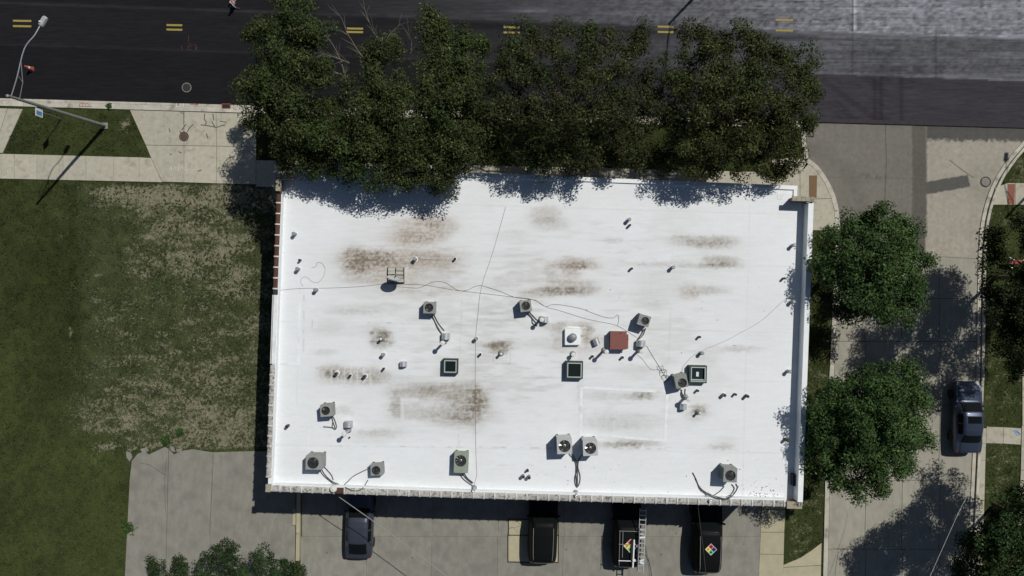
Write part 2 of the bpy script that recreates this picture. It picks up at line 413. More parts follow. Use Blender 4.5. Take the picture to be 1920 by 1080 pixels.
def road_col(x, y):
    s1 = 4 + 0.035 * x; s2 = 85 + 0.035 * x
    wob = (fbm(x / 60, y / 8, 3) - 0.5) * 3
    top = np.interp(x, [0, 560, 900, 1150, 1350, 1600, 1900], [.0125, .013, .042, .085, .12, .19, .21])
    mid = np.interp(x, [0, 700, 980, 1200, 1420, 1560, 1900], [.0140, .014, .026, .046, .08, .10, .095])
    low = np.interp(x, [0, 700, 1100, 1500, 1900], [.0112, .0118, .018, .042, .042])
    st = fbm(x / 240, y / 2.2, 11, 3)          # milling streaks along the road
    rough = fbm(x / 7, y / 4, 12, 3)
    mill = sstep(700, 1500, x)
    top = top * (1 + mill * ((st - .5) * .75 + (rough - .5) * 1.5))
    mid = mid * (1 + mill * ((st - .5) * 1.1 + (rough - .5) * .9))
    t = np.where(y + wob < s1, top, np.where(y + wob * .4 < s2, mid, low))
    # lighter dusty lip along the upper seam, darker strip under it
    lip = np.exp(-((y - s1 - 1) / 2.5) ** 2) * (0.014 + 0.07 * sstep(1350, 1650, x)) * (0.5 + fbm(x / 25, y / 6, 5))
    t = t + lip
    t = t * (1 - 0.45 * np.exp(-((y - s1 - 9 - .004 * x) / 7) ** 2) * sstep(600, 1000, x) * (1 - .8 * sstep(1500, 1620, x)))
    t = t + np.exp(-((y - s2 + 3) / 2.4) ** 2) * (.006 + 0.1 * sstep(1450, 1560, x) * fbm(x / 20, y / 5, 8))
    t = t * (1 + 1.0 * np.exp(-((x - 1603) / 2.2) ** 2) * (y < 60) - .5 * np.exp(-((x - 1599) / 1.5) ** 2) * (y < 60))
    t = t * (1 - .55 * np.exp(-((x - 1754) / 1.5) ** 2) * (y > 55) * (y < s2) - .4 * np.exp(-((x - 1598) / 1.5) ** 2) * (y > 50) * (y < s2))
    t = t * (1 - .25 * np.exp(-((x - 1650) / 40) ** 2) * (y > 95) * (y < s2))
    pale = np.exp(-((x - 1000) / 45) ** 2 - ((y - 21) / 5) ** 2) + np.exp(-((x - 1745) / 45) ** 2 - ((y - 50) / 6) ** 2)
    t = t + pale * .08 * fbm(x / 12, y / 5, 31)
    # tyre tracks where cars turn in and out of the side street
    for a in (1640, 1652, 1690):
        t = t * (1 - .3 * np.exp(-((x - a) / 4) ** 2) * (y > s2))
    dd = (x - 1500) - (y - 140) * 1.3
    t = t * (1 - .22 * (fbm(dd / 9, (x + y) / 90, 21) > .55) * (y > s2) * sstep(1500, 1540, x) * (1 - sstep(1640, 1700, x)))
    dd = (x - 1800) + (y - 140) * 1.3
    t = t * (1 + .2 * (fbm(dd / 12, (x - y) / 120, 22) - .5) * (y > s2) * sstep(1760, 1850, x))
    t = t * (1 + (fbm(x / 90, y / 14, 40) - .5) * .35)
    warm = np.where((y > s2) & (x > 1100), 1.0, 0.0)
    c = np.stack([t * (0.98 + .05 * warm), t * (1.0 - .03 * warm), t * (1.11 + .02 * warm)], -1)
    return np.clip(c, .004, .6)

def road_keep(x, y): return y < edge_y(x) + 2
me = grid('road', -420, 2340, -60, 245, 3.0, 0.0, lambda x, y: road_keep(x, y), road_col, M['road'])
tag(link('road', me), kind='structure')
far = MB().add([U(-2600, -260, 0), U(-2600, -59, 0), U(4500, -59, 0), U(4500, -260, 0)], [(0, 1, 2, 3)])
M['far_road'] = mat('far_asphalt', (.06, .06, .063), .9, .2, 1)
struct('road', far, M['far_road'])

# side street, painted part near the junction
CURB_L = [(1516, 297), (1535, 312), (1553, 338), (1566, 366), (1573, 395), (1575, 430), (1572, 520), (1567, 640), (1563, 720), (1556, 900), (1552, 1080), (1548, 1260)]
CURB_R = [(1960, 235), (1930, 263), (1900, 297), (1875, 333), (1858, 372), (1847, 415), (1842, 470), (1840, 560), (1838, 700), (1831, 850), (1827, 930), (1820, 1080), (1812, 1260)]
ST = [(1508, 219)] + [(x - 2, y) for x, y in CURB_L] + [(x + 2, y) for x, y in CURB_R[::-1]] + [(1962, 219)]
def street_col(x, y):
    n = fbm(x / 40, y / 40, 51); f = fbm(x / 5, y / 5, 52, 3); st = fbm(x / 6, y / 120, 53, 3)
    base = np.array(srgb(112, 109, 101)); light = np.array(srgb(152, 147, 134)); dk = np.array(srgb(74, 73, 70)); mid = np.array(srgb(134, 130, 119))
    left = mix(base * .88, base * 1.1, n)
    right = mix(light * .86, light * 1.08, np.clip(f * .7 + n * .5, 0, 1))
    r = sstep(1736, 1740, x + (f - .5) * 4)
    c = mix(left, right, r * 0 + 0) if False else left * (1 - r[..., None]) + right * r[..., None]
    strip = sstep(1709, 1713, x + (f - .5) * 5 + (y - 240) * .01) * (1 - sstep(1735, 1738, x + (f - .5) * 3))
    c = c * (1 - .38 * strip[..., None])
    band = (1 - sstep(258, 266, y + (f - .5) * 12 - .02 * (x - 1740))) * sstep(1736, 1739, x)
    c = c * (1 - band[..., None]) + dk * 1.15 * band[..., None]
    pu = (x - 1776) * .985 - (y - 346) * .172; pv = (x - 1776) * .172 + (y - 346) * .985
    patch = sstep(-1.5, 1.5, 41 - np.abs(pu) + (f - .5) * 4) * sstep(-1.5, 1.5, 11.5 - np.abs(pv) + (f - .5) * 3)
    c = c * (1 - patch[..., None]) + (dk * 1.25) * patch[..., None]
    p2 = sstep(442, 446, y) * sstep(1733, 1737, x)
    c = c * (1 - p2[..., None]) + (light * 1.02 * (0.85 + .3 * f)[..., None]) * p2[..., None]
    smear = np.exp(-((x - 1640) / 26) ** 2 - ((y - 331 - (x - 1640) * .12) / 5) ** 2) * (f > .42)
    c = c * (1 - .3 * smear[..., None])
    ring = np.exp(-(((np.hypot(x - 1848, y - 340) - 20) / 16) ** 2))
    c = c * (1 - .22 * ring[..., None] * (n * 1.4)[..., None])
    cr = np.exp(-(((x - 1660) + (y - 300) * .02) / 1.2) ** 2) + np.exp(-((y - 333 - (x - 1600) * .01) / 1.2) ** 2) * (x < 1712)
    c = c * (1 - .1 * cr[..., None])
    arc = np.exp(-((np.hypot(x - 1470, y - 420) - 150) / 14) ** 2)
    c = c * (1 - .22 * arc[..., None] * st[..., None])
    edge = sstep(0, 14, y - edge_y(x))
    c = c * (0.9 + .1 * edge)[..., None]
    return c * (0.93 + .14 * st)[..., None]
me = grid('side_street', 1506, 1964, 220, 486, 1.5, -0.008, lambda x, y: inpoly(x, y, ST) & (y < 481) & (y > edge_y(x) - 4), street_col, M['street'])
ss = tag(link('side_street', me), kind='structure')
def cl(y): return np.interp(y, [p[1] for p in CURB_L], [p[0] for p in CURB_L])
def cr_(y): return np.interp(y, [p[1] for p in CURB_R], [p[0] for p in CURB_R])
rows = [480, 560, 640, 760, 901, 1030, 1160, 1260]
for a, b in zip(rows[:-1], rows[1:]):
    cols_a = [cl(a), 1624, 1692, 1763, cr_(a)]; cols_b = [cl(b), 1621, 1690, 1760, cr_(b)]
    for i in range(4):
        slab(ss, [(cols_a[i], a), (cols_a[i + 1], a), (cols_b[i + 1], b), (cols_b[i], b)], 0.0, M['street_slab'], 0.014)

# lawns
def lawn_keep(x, y):
    up = (y > edge_y(x) + 6)
    left_ok = x < np.where(y < 428, 1545, cl(y) - 5)
    left_ok &= ~((y < 420) & (x > np.where(y < 296, 1512, cl(y) - 5)))
    right = x > cr_(y) + 6
    left_ok &= ~((x > 600) & (x < 1470) & (y > 350))
    return up & ((left_ok) | (right & (y > 262)))
def lawn_col(x, y):
    n1 = fbm(x / 70, y / 70, 61); n2 = fbm(x / 16, y / 16, 62); n3 = fbm(x / 5, y / 5, 63, 3); n4 = fbm(x / 30, y / 12, 64)
    green = mix(np.array(srgb(37, 44, 24)), np.array(srgb(64, 71, 39)), np.clip(n2 * .6 + n1 * .7 - .15, 0, 1))
    olive = mix(np.array(srgb(46, 54, 33)), np.array(srgb(72, 78, 50)), n2)
    zone = sstep(100, 190, x + (n1 - .5) * 90) * (1 - sstep(806, 838, y + (n2 - .5) * 40 - 18 * sstep(200, 300, x))) * sstep(338, 352, y)
    zone = zone * (x < 640)
    c = green * (1 - zone[..., None]) + olive * zone[..., None]
    w = .26 + .20 * sstep(130, 460, x) + .50 * np.exp(-((y - 366) / 24) ** 2) * sstep(140, 200, x) + .22 * np.exp(-((y - 790) / 40) ** 2) + .04 * sstep(560, 760, y) + (n4 - .5) * 1.0 + (n1 - .5) * .5
    w = w + .12 * np.exp(-((y - 470) / 90) ** 2 - ((x - 350) / 90) ** 2) - .2 * np.exp(-((y - 500) / 90) ** 2 - ((x - 190) / 60) ** 2)
    dry = np.clip(w, 0, 1) * zone
    edge_dirt = .95 * sstep(.3, .6, n2 * .6 + n3 * .4) * np.exp(-((y - 836 + (x - 300) * .02) / 9) ** 2) * sstep(150, 200, x) * (x < 500)
    spot = .85 * np.exp(-((x - 236) / 11) ** 2 - ((y - 231) / 14) ** 2)
    trail = .8 * np.exp(-((x - 132) / 4) ** 2) * sstep(570, 600, y) * (1 - sstep(650, 680, y)) * sstep(.4, .6, n2)
    lane = np.exp(-((x - 134 - (y - 400) * .01) / 14) ** 2) * (y > 345) * (y < 640)
    c = c * (1 - .3 * lane[..., None])
    bright = np.exp(-((x - 190) / 60) ** 2 - ((y - 860) / 26) ** 2) + .8 * np.exp(-((x - 30) / 40) ** 2 - ((y - 690) / 40) ** 2)
    c = c * (1 + .35 * bright[..., None]) * (1 + .22 * sstep(690, 880, y) * (x < 640))[..., None]
    verge = (x > 1480) * 1.0
    d = np.maximum.reduce([dry, edge_dirt, spot, trail, verge * .36 * sstep(.4, .65, n2)])
    under = sstep(225, 245, y) * (1 - sstep(298, 306, y)) * sstep(480, 560, x) * (x < 1500)  # shade beneath the street trees, painted into the lawn colour
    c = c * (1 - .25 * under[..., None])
    return np.concatenate([c * (.78 + .44 * n3)[..., None], np.clip(d, 0, 1)[..., None]], -1)
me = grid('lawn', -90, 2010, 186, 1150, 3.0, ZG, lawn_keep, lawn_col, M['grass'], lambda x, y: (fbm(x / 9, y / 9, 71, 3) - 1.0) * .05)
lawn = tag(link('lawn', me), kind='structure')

# grass tufts give the lawns a ragged surface
def tufts():
    n = 42000
    x = rng.uniform(-20, 1940, n); y = rng.uniform(190, 1100, n)
    ok = lawn_keep(x, y) & (y > edge_y(x) + 23) & ~((x > 1500) & (x < 1836) & (np.abs(x - cl(y)) < 16)) & ~((x > 1780) & (x < cr_(y) + 26)) & ~inpoly(x, y, [(236, 850), (555, 842), (560, 1100), (230, 1100)]) & ~((x > 560) & (x < 1465) & (y > 330)) & ~((x > 1420) & (x < 1480) & (y > 935)) & ~((x > 575) & (x < 1495) & (y > 300))
    for pp in [[(0, 288), (283, 295), (305, 343), (0, 335)], [(243, 204), (480, 210), (480, 348), (300, 346)], [(-30, 200), (44, 202), (4, 290), (-30, 290)], [(460, 296), (1520, 322), (1520, 380), (460, 350)], [(1462, 1062), (1500, 1045), (1545, 1012), (1545, 1100), (1462, 1100)], [(1846, 796), (1960, 798), (1960, 836), (1836, 834)], [(1910, 735), (1970, 735), (1970, 1100), (1905, 1100)], [(1836, 796), (1852, 796), (1846, 940), (1826, 940)], [(1860, 332), (1970, 332), (1970, 388), (1850, 388)], [(1495, 300), (1580, 300), (1580, 440), (1495, 440)]]:
        ok &= ~inpoly(x, y, pp)
    ok &= fbm(x / 16, y / 16, 62) < .62
    x, y = x[ok], y[ok]; n = len(x)
    k = (H - ZG) / F
    b = np.stack([(x - 960) * k, (540 - y) * k, np.full(n, ZG - .01)], -1)
    col = lawn_col(x[None], y[None])[0][:, :3] * rng.uniform(.75, 1.35, (n, 1))
    V = []; C = []
    for j in range(2):
        a = rng.uniform(0, 2 * math.pi, n); w = rng.uniform(.02, .05, n); h = rng.uniform(.02, .06, n); l = rng.uniform(.06, .16, n)
        d = np.stack([np.cos(a), np.sin(a), a * 0], -1); e = np.stack([-np.sin(a), np.cos(a), a * 0], -1)
        tri = np.stack([b + np.array([0, 0, .012]) - e * w[:, None], b + np.array([0, 0, .012]) + d * l[:, None] + np.array([0, 0, 1]) * h[:, None], b + np.array([0, 0, .012]) + e * w[:, None]][::-1], 1)
        V.append(tri); C.append(np.repeat(col[:, None], 3, 1))
    V = np.concatenate(V).reshape(-1, 3); C = np.concatenate(C).reshape(-1, 3)
    return raw_mesh('grass', V, np.arange(len(V)).reshape(-1, 3), C, M['leaf'])
tag(link('grass', tufts()), kind='stuff')

# ------------------------------------------------------------------ pavements, slabs, kerbs
def holder(name): return tag(link(name, None), kind='structure')
walk = holder('sidewalk')
ZS = ZG + 0.03
js = [-140, -92, -44, 2, 27, 69, 118, 161, 213, 261]
def yt(x): return 288 + .026 * x
def yb(x): return 335 + .022 * x
for a, b in zip(js[:-1], js[1:]):
    if b - a < 30: continue
    slab(walk, [(a, yt(a)), (b, yt(b)), (b, yb(b)), (a, yb(a))], ZS, M['concrete'])
slab(walk, [(2, yt(2)), (27, yt(27)), (27, yb(27)), (2, yb(2))], ZS, M['concrete'])
slab(walk, [(261, yt(261)), (283, 296), (304, 342), (261, yb(261))], ZS, M['concrete'])
for pp in ([(-140, 200), (-30, 202), (-30, 288), (-140, 286)], [(-30, 202), (14, 203), (-4, 260), (-30, 268)], [(14, 203), (43, 204), (5, 287), (-30, 286), (-30, 268), (-4, 260)],
           [(243, 206), (344, 209), (345, 273), (273, 272)], [(345, 209), (405, 211), (406, 274), (345, 273)], [(405, 211), (480, 213), (480, 276), (406, 274)],
           [(273, 272), (345, 273), (345, 342), (304, 341), (283, 296)], [(345, 273), (406, 274), (406, 344), (345, 342)], [(406, 274), (480, 276), (480, 346), (406, 344)]):
    slab(walk, pp, ZS, M['concrete'], 0.015)
xs = list(np.linspace(480, 1446, 20)); 
def yt2(x): return 300 + (x - 480) * .0235
for a, b in zip(xs[:-1], xs[1:]):
    slab(walk, [(a, yt2(a)), (b, yt2(b)), (b, yt2(b) + 50), (a, yt2(a) + 50)], ZS, M['concrete'])
for pp in ([(1446, 323), (1500, 325), (1500, 374), (1446, 373)], [(1446, 300), (1500, 292), (1516, 308), (1500, 325), (1446, 323)], [(1500, 325), (1513, 303), (1530, 314), (1547, 339), (1561, 372), (1500, 374)],
           [(1500, 374), (1561, 372), (1568, 396), (1569, 432), (1500, 432)]):
    slab(walk, pp, ZS, M['concrete'], 0.015)
# right side of the street
for pp in ([(1850, 800), (1882, 801), (1881, 832), (1849, 831)], [(1882, 801), (1915, 803), (1914, 834), (1881, 832)],
           [(1838, 803), (1850, 803), (1849, 832), (1838, 832)], [(1838, 832), (1849, 832), (1848, 863), (1836, 863)], [(1836, 863), (1848, 863), (1846, 938), (1832, 938)], [(1832, 938), (1846, 938), (1842, 1060), (1828, 1060)],
           [(1917, 690), (1968, 690), (1968, 745), (1917, 745)], [(1917, 745), (1968, 745), (1968, 798), (1917, 798)], [(1916, 798), (1968, 798), (1968, 838), (1915, 838)], [(1915, 838), (1968, 838), (1968, 882), (1914, 882)],
           [(1914, 882), (1968, 882), (1968, 930), (1912, 930)], [(1912, 930), (1968, 930), (1968, 985), (1910, 985)],
           [(1866, 352), (1889, 343), (1889, 384), (1862, 384)], [(1904, 343), (1960, 343), (1960, 384), (1904, 384)], [(1889, 343), (1904, 343), (1904, 384), (1889, 384)]):
    slab(walk, pp, ZS, M['concrete'], 0.012)
# bottom right drive and strip
for pp in ([(1430, 880), (1474, 881), (1473, 956), (1428, 955)], [(1428, 955), (1473, 956), (1471, 998), (1426, 998)], [(1426, 998), (1471, 998), (1470, 1040), (1424, 1039)], [(1424, 1039), (1470, 1040), (1467, 1160), (1419, 1160)],
           [(1469, 1059), (1500, 1046), (1520, 1033), (1541, 1017), (1540, 1060), (1468, 1064)], [(1468, 1064), (1540, 1060), (1538, 1160), (1467, 1160)]):
    slab(walk, pp, ZS, M['beige_slab'], 0.02)
pads = MB()
p = inset(wpoly([(1517, 329), (1532, 329), (1531, 371), (1517, 371)], ZS), 0.0); pads.prism(p, ZS - .05, ZS + .012)
part('tactile_pad', pads, M['tactile'], walk)
p = inset(wpoly([(1890, 345), (1903, 345), (1902, 383), (1890, 383)], ZS), 0.0)
part('tactile_pad', MB().prism(p, ZS - .05, ZS + .012), M['tactile_red'], walk)
p = inset(wpoly([(1486, 292), (1502, 286), (1508, 294), (1492, 302)], ZS), 0.0)
part('tactile_pad', MB().prism(p, ZS - .05, ZS + .012), M['tactile'], walk)

lot = holder('parking_lot')
xc = [566, 690, 812, 935, 1058, 1182, 1304, 1428]
for a, b in zip(xc[:-1], xc[1:]):
    for y0, y1, sh in ((872, 1006, 0), (1006, 1170, -2)):
        slab(lot, [(a + sh, y0), (b + sh, y0), (b + sh * 2, y1), (a + sh * 2, y1)], ZG + .01, M['lot'], 0.006)
for pp in ([(954, 974), (1046, 976), (1046, 1003), (954, 1003)], [(953, 1004), (1046, 1004), (1046, 1054), (953, 1053)]):
    p = inset(wpoly(pp, ZG + .02), .012); part('concrete_patch', MB().prism(p, ZG - .03, ZG + .022), M['beige_slab'], lot)
    p = wpoly(pp, ZG + .01); part('patch_joint', MB().prism(inset(p, -.03), ZG - .03, ZG + .015), M['soil'], lot)
pad = holder('concrete_pad')
for pp in ([(247, 864), (258, 851), (270, 846), (279, 852), (300, 842), (309, 838), (316, 842), (312, 1010), (308, 1160), (230, 1160), (238, 1000), (243, 900)],
           [(316.5, 843), (326, 852), (343, 845), (360, 842), (378, 845), (398, 848), (394, 1010), (390, 1160), (308.5, 1160), (312.4, 1010)],
           [(398, 848), (430, 847), (470, 846), (555, 848), (553, 1160), (390, 1160), (394, 1010)]):
    slab(pad, pp, ZG + .035, M['lot'], 0.008)
for pp in ([(236, 846), (246, 849), (248, 858), (243, 866), (237, 858)], [(262, 842), (276, 838), (279, 846), (268, 851)], [(318, 836), (326, 838), (329, 848), (321, 846)], [(330, 842), (342, 840), (341, 847), (331, 849)]):
    slab(pad, pp, ZG + .03, M['lot'], 0.01, name='broken_concrete')

def strip(pts, w, side):
    """offset a pixel polyline by w to one side -> list of quads"""
    out = []
    nrm = []
    for i in range(len(pts)):
        a = np.array(pts[max(i - 1, 0)], float); b = np.array(pts[min(i + 1, len(pts) - 1)], float)
        d = (b - a) / np.hypot(*(b - a)); nrm.append(np.array([d[1], -d[0]]) * side)
    for i in range(len(pts) - 1):
        a, b = np.array(pts[i], float), np.array(pts[i + 1], float)
        out.append([tuple(a), tuple(b), tuple(b + nrm[i + 1] * w), tuple(a + nrm[i] * w)])
    return out
kerb = holder('kerb')
pts = [(x, edge_y(x)) for x in np.arange(-300, 1520, 86)] + [(1516, 228)]
for q in strip(pts, 4.5, -1): slab(kerb, q, 0.13, M['curb'], 0.006, 0.2, 'kerb_stone')
pts2 = [(x, y + 4.4) for x, y in pts]
for q in strip(pts2, 10, -1): slab(kerb, q, 0.135, M['curb'], 0.008, 0.2, 'kerb_stone')
arcL = smooth_line([(1516, 228), (1512, 262), (1515, 292)] + CURB_L[1:6], 3) + [np.array(p) for p in CURB_L[6:]]
for q in strip([tuple(p) for p in smooth_line(CURB_L[:6], 2)] + CURB_L[6:], 8.5, -1): slab(kerb, q, 0.15, M['curb'], 0.006, 0.25, 'kerb_stone')
for q in strip([(1510, 224), (1511, 262), (1516, 297)], 8, -1): slab(kerb, q, 0.15, M['curb'], 0.006, 0.25, 'kerb_stone')
cr2 = [tuple(p) for p in smooth_line(CURB_R[1:8], 2)] + CURB_R[8:]
for q in strip(cr2, 7, -1): slab(kerb, q, 0.05, M['curb'], 0.006, 0.2, 'gutter_stone')
cr3 = [(x + 8.2, y + 0.5) for x, y in cr2]
for q in strip(cr3, 5, -1): slab(kerb, q, 0.17, M['curb'], 0.006, 0.25, 'kerb_stone')

# painted and sprayed marks on the ground
M['street_crack'] = mat('sealed_crack', srgb(92, 89, 80), .95, .2, 5)
def flat(name, polys, z, m, parent):
    b = MB()
    for pp in polys:
        n = len(pp); vs = [U(x, y, z) for x, y in pp]
        a = sum(vs[i].x * vs[(i + 1) % n].y - vs[(i + 1) % n].x * vs[i].y for i in range(n))
        b.add(vs if a > 0 else vs[::-1], [tuple(range(n))])
    return part(name, b, m, parent)
road = bpy.data.objects['road']
for x0, x1, ya, yb_ in ((24, 59, 39, 49), (312, 342, 47, 55.5), (650, 681, 53.5, 60), (944, 975, 51, 61), (1233, 1263, 50, 60), (1454, 1487, 37.5, 57), (-240, -205, 32, 42), (1790, 1822, 50, 61)):
    if x0 > 1700: continue
    for yy in (ya, yb_):
        flat('yellow_lane_mark', [[(x0, yy - 2), (x1, yy - 2 + .6), (x1 - .6, yy + 2.2), (x0 + .5, yy + 1.6)]], 0.004, M['yellow_line'], road)
M['asphalt_lip'] = mat('asphalt_lip', (.043, .041, .0455), .95, .15, 4, spec=.1)
M['asphalt_cut'] = mat('asphalt_cut_edge', (.008, .008, .009), .95, .2, 4, spec=.1)
flat('asphalt_edge', [[(1500, edge_y(1500) - 6), (1970, edge_y(1970) - 6), (1970, edge_y(1970) + 1.2), (1500, edge_y(1500) + 1.2)]], .003, M['asphalt_lip'], road)
flat('asphalt_edge', [[(1500, edge_y(1500) + 1.0), (1970, edge_y(1970) + 1.0), (1970, edge_y(1970) + 2.6), (1500, edge_y(1500) + 3.0)]], .006, M['asphalt_cut'], road)
def blobs(name, spots, z, m, parent):
    pol = []
    for x, y, r in spots:
        rr = random.Random(int(x * 7 + y)); pol.append([(x + r * rr.uniform(.6, 1.15) * math.cos(a * .63), y + r * rr.uniform(.5, .9) * math.sin(a * .63)) for a in range(10)])
    return flat(name, pol, z, m, parent)
def stroke(pts, w=1.0):
    return [list(q) for q in strip(pts, w, 1)]
def marks(name, strokes, z, m, parent, w=1.0):
    pol = []
    for s in strokes: pol += stroke(s, w)
    return flat(name, pol, z, m, parent)
M['faded_red'] = mat('faded_red_paint', srgb(92, 50, 42), .9, .3, 10)
marks('red_survey_mark', [[(353, 66), (353, 78)], [(340, 86), (341, 93)], [(352, 83), (358, 83), (358, 87), (352, 87), (352, 93), (359, 93)], [(361, 84), (367, 84), (366, 94)], [(369, 86), (368, 94)]], 0.005, M['faded_red'], road, .8)
marks('red_survey_mark', [[(149, 199), (150, 194), (154, 194)], [(155, 198), (156, 194), (159, 194)], [(161, 198), (161, 194), (165, 195)], [(167, 198), (168, 194)], [(148, 200), (172, 200)]], .141, M['red_mark'], kerb, 1.0)
marks('white_survey_mark', [[(330, 194), (330, 200), (335, 200)], [(337, 194), (337, 200), (341, 197)], [(343, 194), (343, 200)]], .141, M['white_mark'], kerb, 1.2)
marks('red_survey_mark', [[(356, 196), (371, 196)], [(364, 194), (371, 196), (364, 199)]], .141, M['red_mark'], kerb, 1.0)
marks('white_survey_mark', [[(318, 318), (322, 311), (321, 319)], [(325, 318), (328, 313), (329, 319), (332, 313)], [(335, 320), (336, 309)], [(338, 316), (342, 312), (343, 318)], [(345, 318), (350, 318)]], ZS + .004, M['white_mark'], walk, .8)
marks('blue_survey_mark', [[(1899, 808), (1908, 813), (1912, 817)], [(1902, 806), (1912, 814)], [(1901, 812), (1909, 818)], [(1906, 807), (1913, 815)]], ZS + .004, M['blue_mark'], walk, 1.2)
marks('tar_smear', [[(383, 213), (382, 224), (386, 229), (384, 234)], [(398, 213), (400, 226)], [(376, 235), (392, 237), (406, 240), (420, 235)], [(412, 228), (424, 230), (419, 236)], [(362, 232), (354, 240), (350, 247)], [(348, 232), (340, 243)], [(336, 246), (341, 254)], [(396, 228), (402, 239)], [(386, 250), (389, 260)]], ZS + .004, M['dark_mark'], walk, 2.0)
marks('tar_spot', [[(316, 241), (318, 248)], [(338, 210), (342, 214)], [(334, 285), (340, 288)], [(318, 289), (321, 291)], [(371, 322), (378, 320)]], ZS + .0045, M['dark_mark'], walk, 2.0)

marks('pavement_crack', [[(1562, 1028), (1580, 1030), (1600, 1024), (1622, 1022), (1648, 1015)], [(1572, 1034), (1568, 1055), (1565, 1080)]], .003, M['soil'], ss, .7)
marks('pavement_crack', [[(1734, 481), (1770, 482), (1800, 484), (1838, 486)], [(1660, 232), (1662, 300), (1659, 380), (1660, 440)], [(1780, 300), (1800, 316), (1826, 334)], [(1868, 352), (1885, 366)]], .003, M['street_crack'], ss, .8)
marks('pavement_crack', [[(262, 868), (280, 872), (300, 885), (312, 892)], [(400, 850), (397, 920), (392, 1000)], [(312, 858), (308, 900), (310, 960)]], ZG + .039, M['street_crack'], pad, .8)
marks('pavement_crack', [[(955, 993), (957, 988), (963, 990), (968, 997)], [(970, 978), (977, 985), (985, 994)], [(956, 991), (966, 989), (977, 986)]], ZG + .026, M['street_crack'], lot, .6)
M['oil'] = mat('oil_stain', srgb(104, 102, 94), .9, .2, 5)
blobs('oil_spot', [(1062, 1030, 2.2), (1122, 1031, 1.6), (906, 1027, 1.8), (773, 1046, 2.4), (613, 1036, 2.6), (816, 1004, 1.2), (1240, 1040, 2.8), (1395, 1020, 2.0), (880, 1060, 1.5), (905, 1010, 1.2), (742, 990, 1.4), (1268, 1000, 2.2)], ZG + .014, M['oil'], lot)

def disc(name, px, py, r, z, m, label, cat, ring=None, h=.02):
    o = thing(name, label, cat, U(px, py, z))
    part('cover' if ring else 'lid', MB().lathe([(r * .86, -.05), (r * .86, h), (r * .8, h + .004)], 24), m, o)
    if ring:
        rb = MB(); n = 28
        vs = [(R * math.cos(2 * math.pi * j / n), R * math.sin(2 * math.pi * j / n), zz) for R, zz in ((r * .9, h), (r * 1.08, h)) for j in range(n)]
        rb.add(vs, [(j, n + j, n + (j + 1) % n, (j + 1) % n) for j in range(n)]); part('frame_ring', rb, ring, o)
    return o
disc('manhole_cover', 350, 164, .30, 0.0, simple('asphalt_lid', (.02, .02, .021), .8), 'round black manhole cover with worn ring in the dark lane', 'manhole cover', M['iron_grey'], .006)
disc('manhole_cover', 345, 256, .30, ZS, M['iron'], 'brown round cover set in the pale concrete apron', 'manhole cover', M['iron_dark'], .008)
disc('manhole_cover', 1848, 341, .33, 0.0, M['iron_grey'], 'grey manhole cover in rough patched junction paving at right', 'manhole cover', M['iron_dark'], .01)
gr = thing('drain_grate', 'dark storm drain grate in the kerb with orange rim', 'drain grate', U(424, 199, .137))
part('frame', MB().box((0, 0, .004), (.6, .34, .01)), M['red_mark'], gr)
part('pit', MB().box((0, 0, .008), (.5, .26, .012)), M['dark'], gr)
for i in range(6): part('bar', MB().box((-.2 + i * .08, 0, .018), (.02, .26, .012)), M['iron_dark'], gr)

# ------------------------------------------------------------------ the white-roofed building
BASE = U(1000, 640, 0)
bld = thing('flat_roofed_building', 'long low brick building with a stained white membrane roof', 'building', BASE)
def bpart(name, mb, m, smooth=None, parent=None, label=None):
    o = part(name, mb, m, parent or bld, off=BASE, smooth=smooth)
    if label: o['label'] = label
    return o
ZP = 6.15                      # parapet top, left and back
ZH = 6.42                      # higher parapet on the right
wall_px = [(520, 328), (500, 922), (880, 935), (1240, 945), (1500, 951), (1523, 375)]
def wallseg(a, b, z1, t=.3, zpx=ZP):
    A, B = U(*a, zpx), U(*b, zpx); d = (B - A); d.z = 0; l = d.length; d.normalize(); n = Vector((-d.y, d.x, 0))
    mb = MB(); mb.prism([A, B, B + n * t, A + n * t], 0, z1); return mb
lw = [(520, 328), (500.5, 921)]
bpart('wall', wallseg((521.5, 330), (503, 912), ZP - .03, .16), M['brick'])
bpart('wall', wallseg((507, 919.5), (880, 932.5), ZP - .02, .3), M['brick'])
bpart('wall', wallseg((880, 932.5), (1240, 942.5), ZP - .02, .3), M['brick'])
bpart('wall', wallseg((1240, 942.5), (1472, 948), ZP - .02, .3), M['brick'])
bpart('wall', wallseg((1500.5, 947), (1521.5, 380), ZH - .03, .2), M['brick'])
fr = [(553.5, 314), (1493, 352)]
bpart('wall', wallseg((1493, 351), (553.5, 313), ZR - .02, .3, ZR), M['brick'])
bpart('wall', wallseg((553.5, 313), (553.5, 342), ZR - .02, .2, ZR), M['brick'])
bpart('wall', wallseg((1494, 382), (1494, 352), ZR - .02, .2, ZR), M['brick'])
# doors and windows on the two long sides (hidden from above)
for i in range(6):
    A = U(600 + i * 150, 924.5 + i * 4.6, ZP)
    bpart('window' if i % 2 else 'door', MB().box((A.x, A.y - .02, 1.9 if i % 2 else 1.1), (1.6 if i % 2 else 1.0, .1, 1.2 if i % 2 else 2.1)), M['glass'] if i % 2 else M['ac_grey'])
for i in range(7):
    A = U(620 + i * 130, 313 + (620 + i * 130 - 553) * .0405, ZR)
    bpart('window', MB().box((A.x, A.y + .02, 1.7), (2.2, .1, 1.7)), M['glass'])

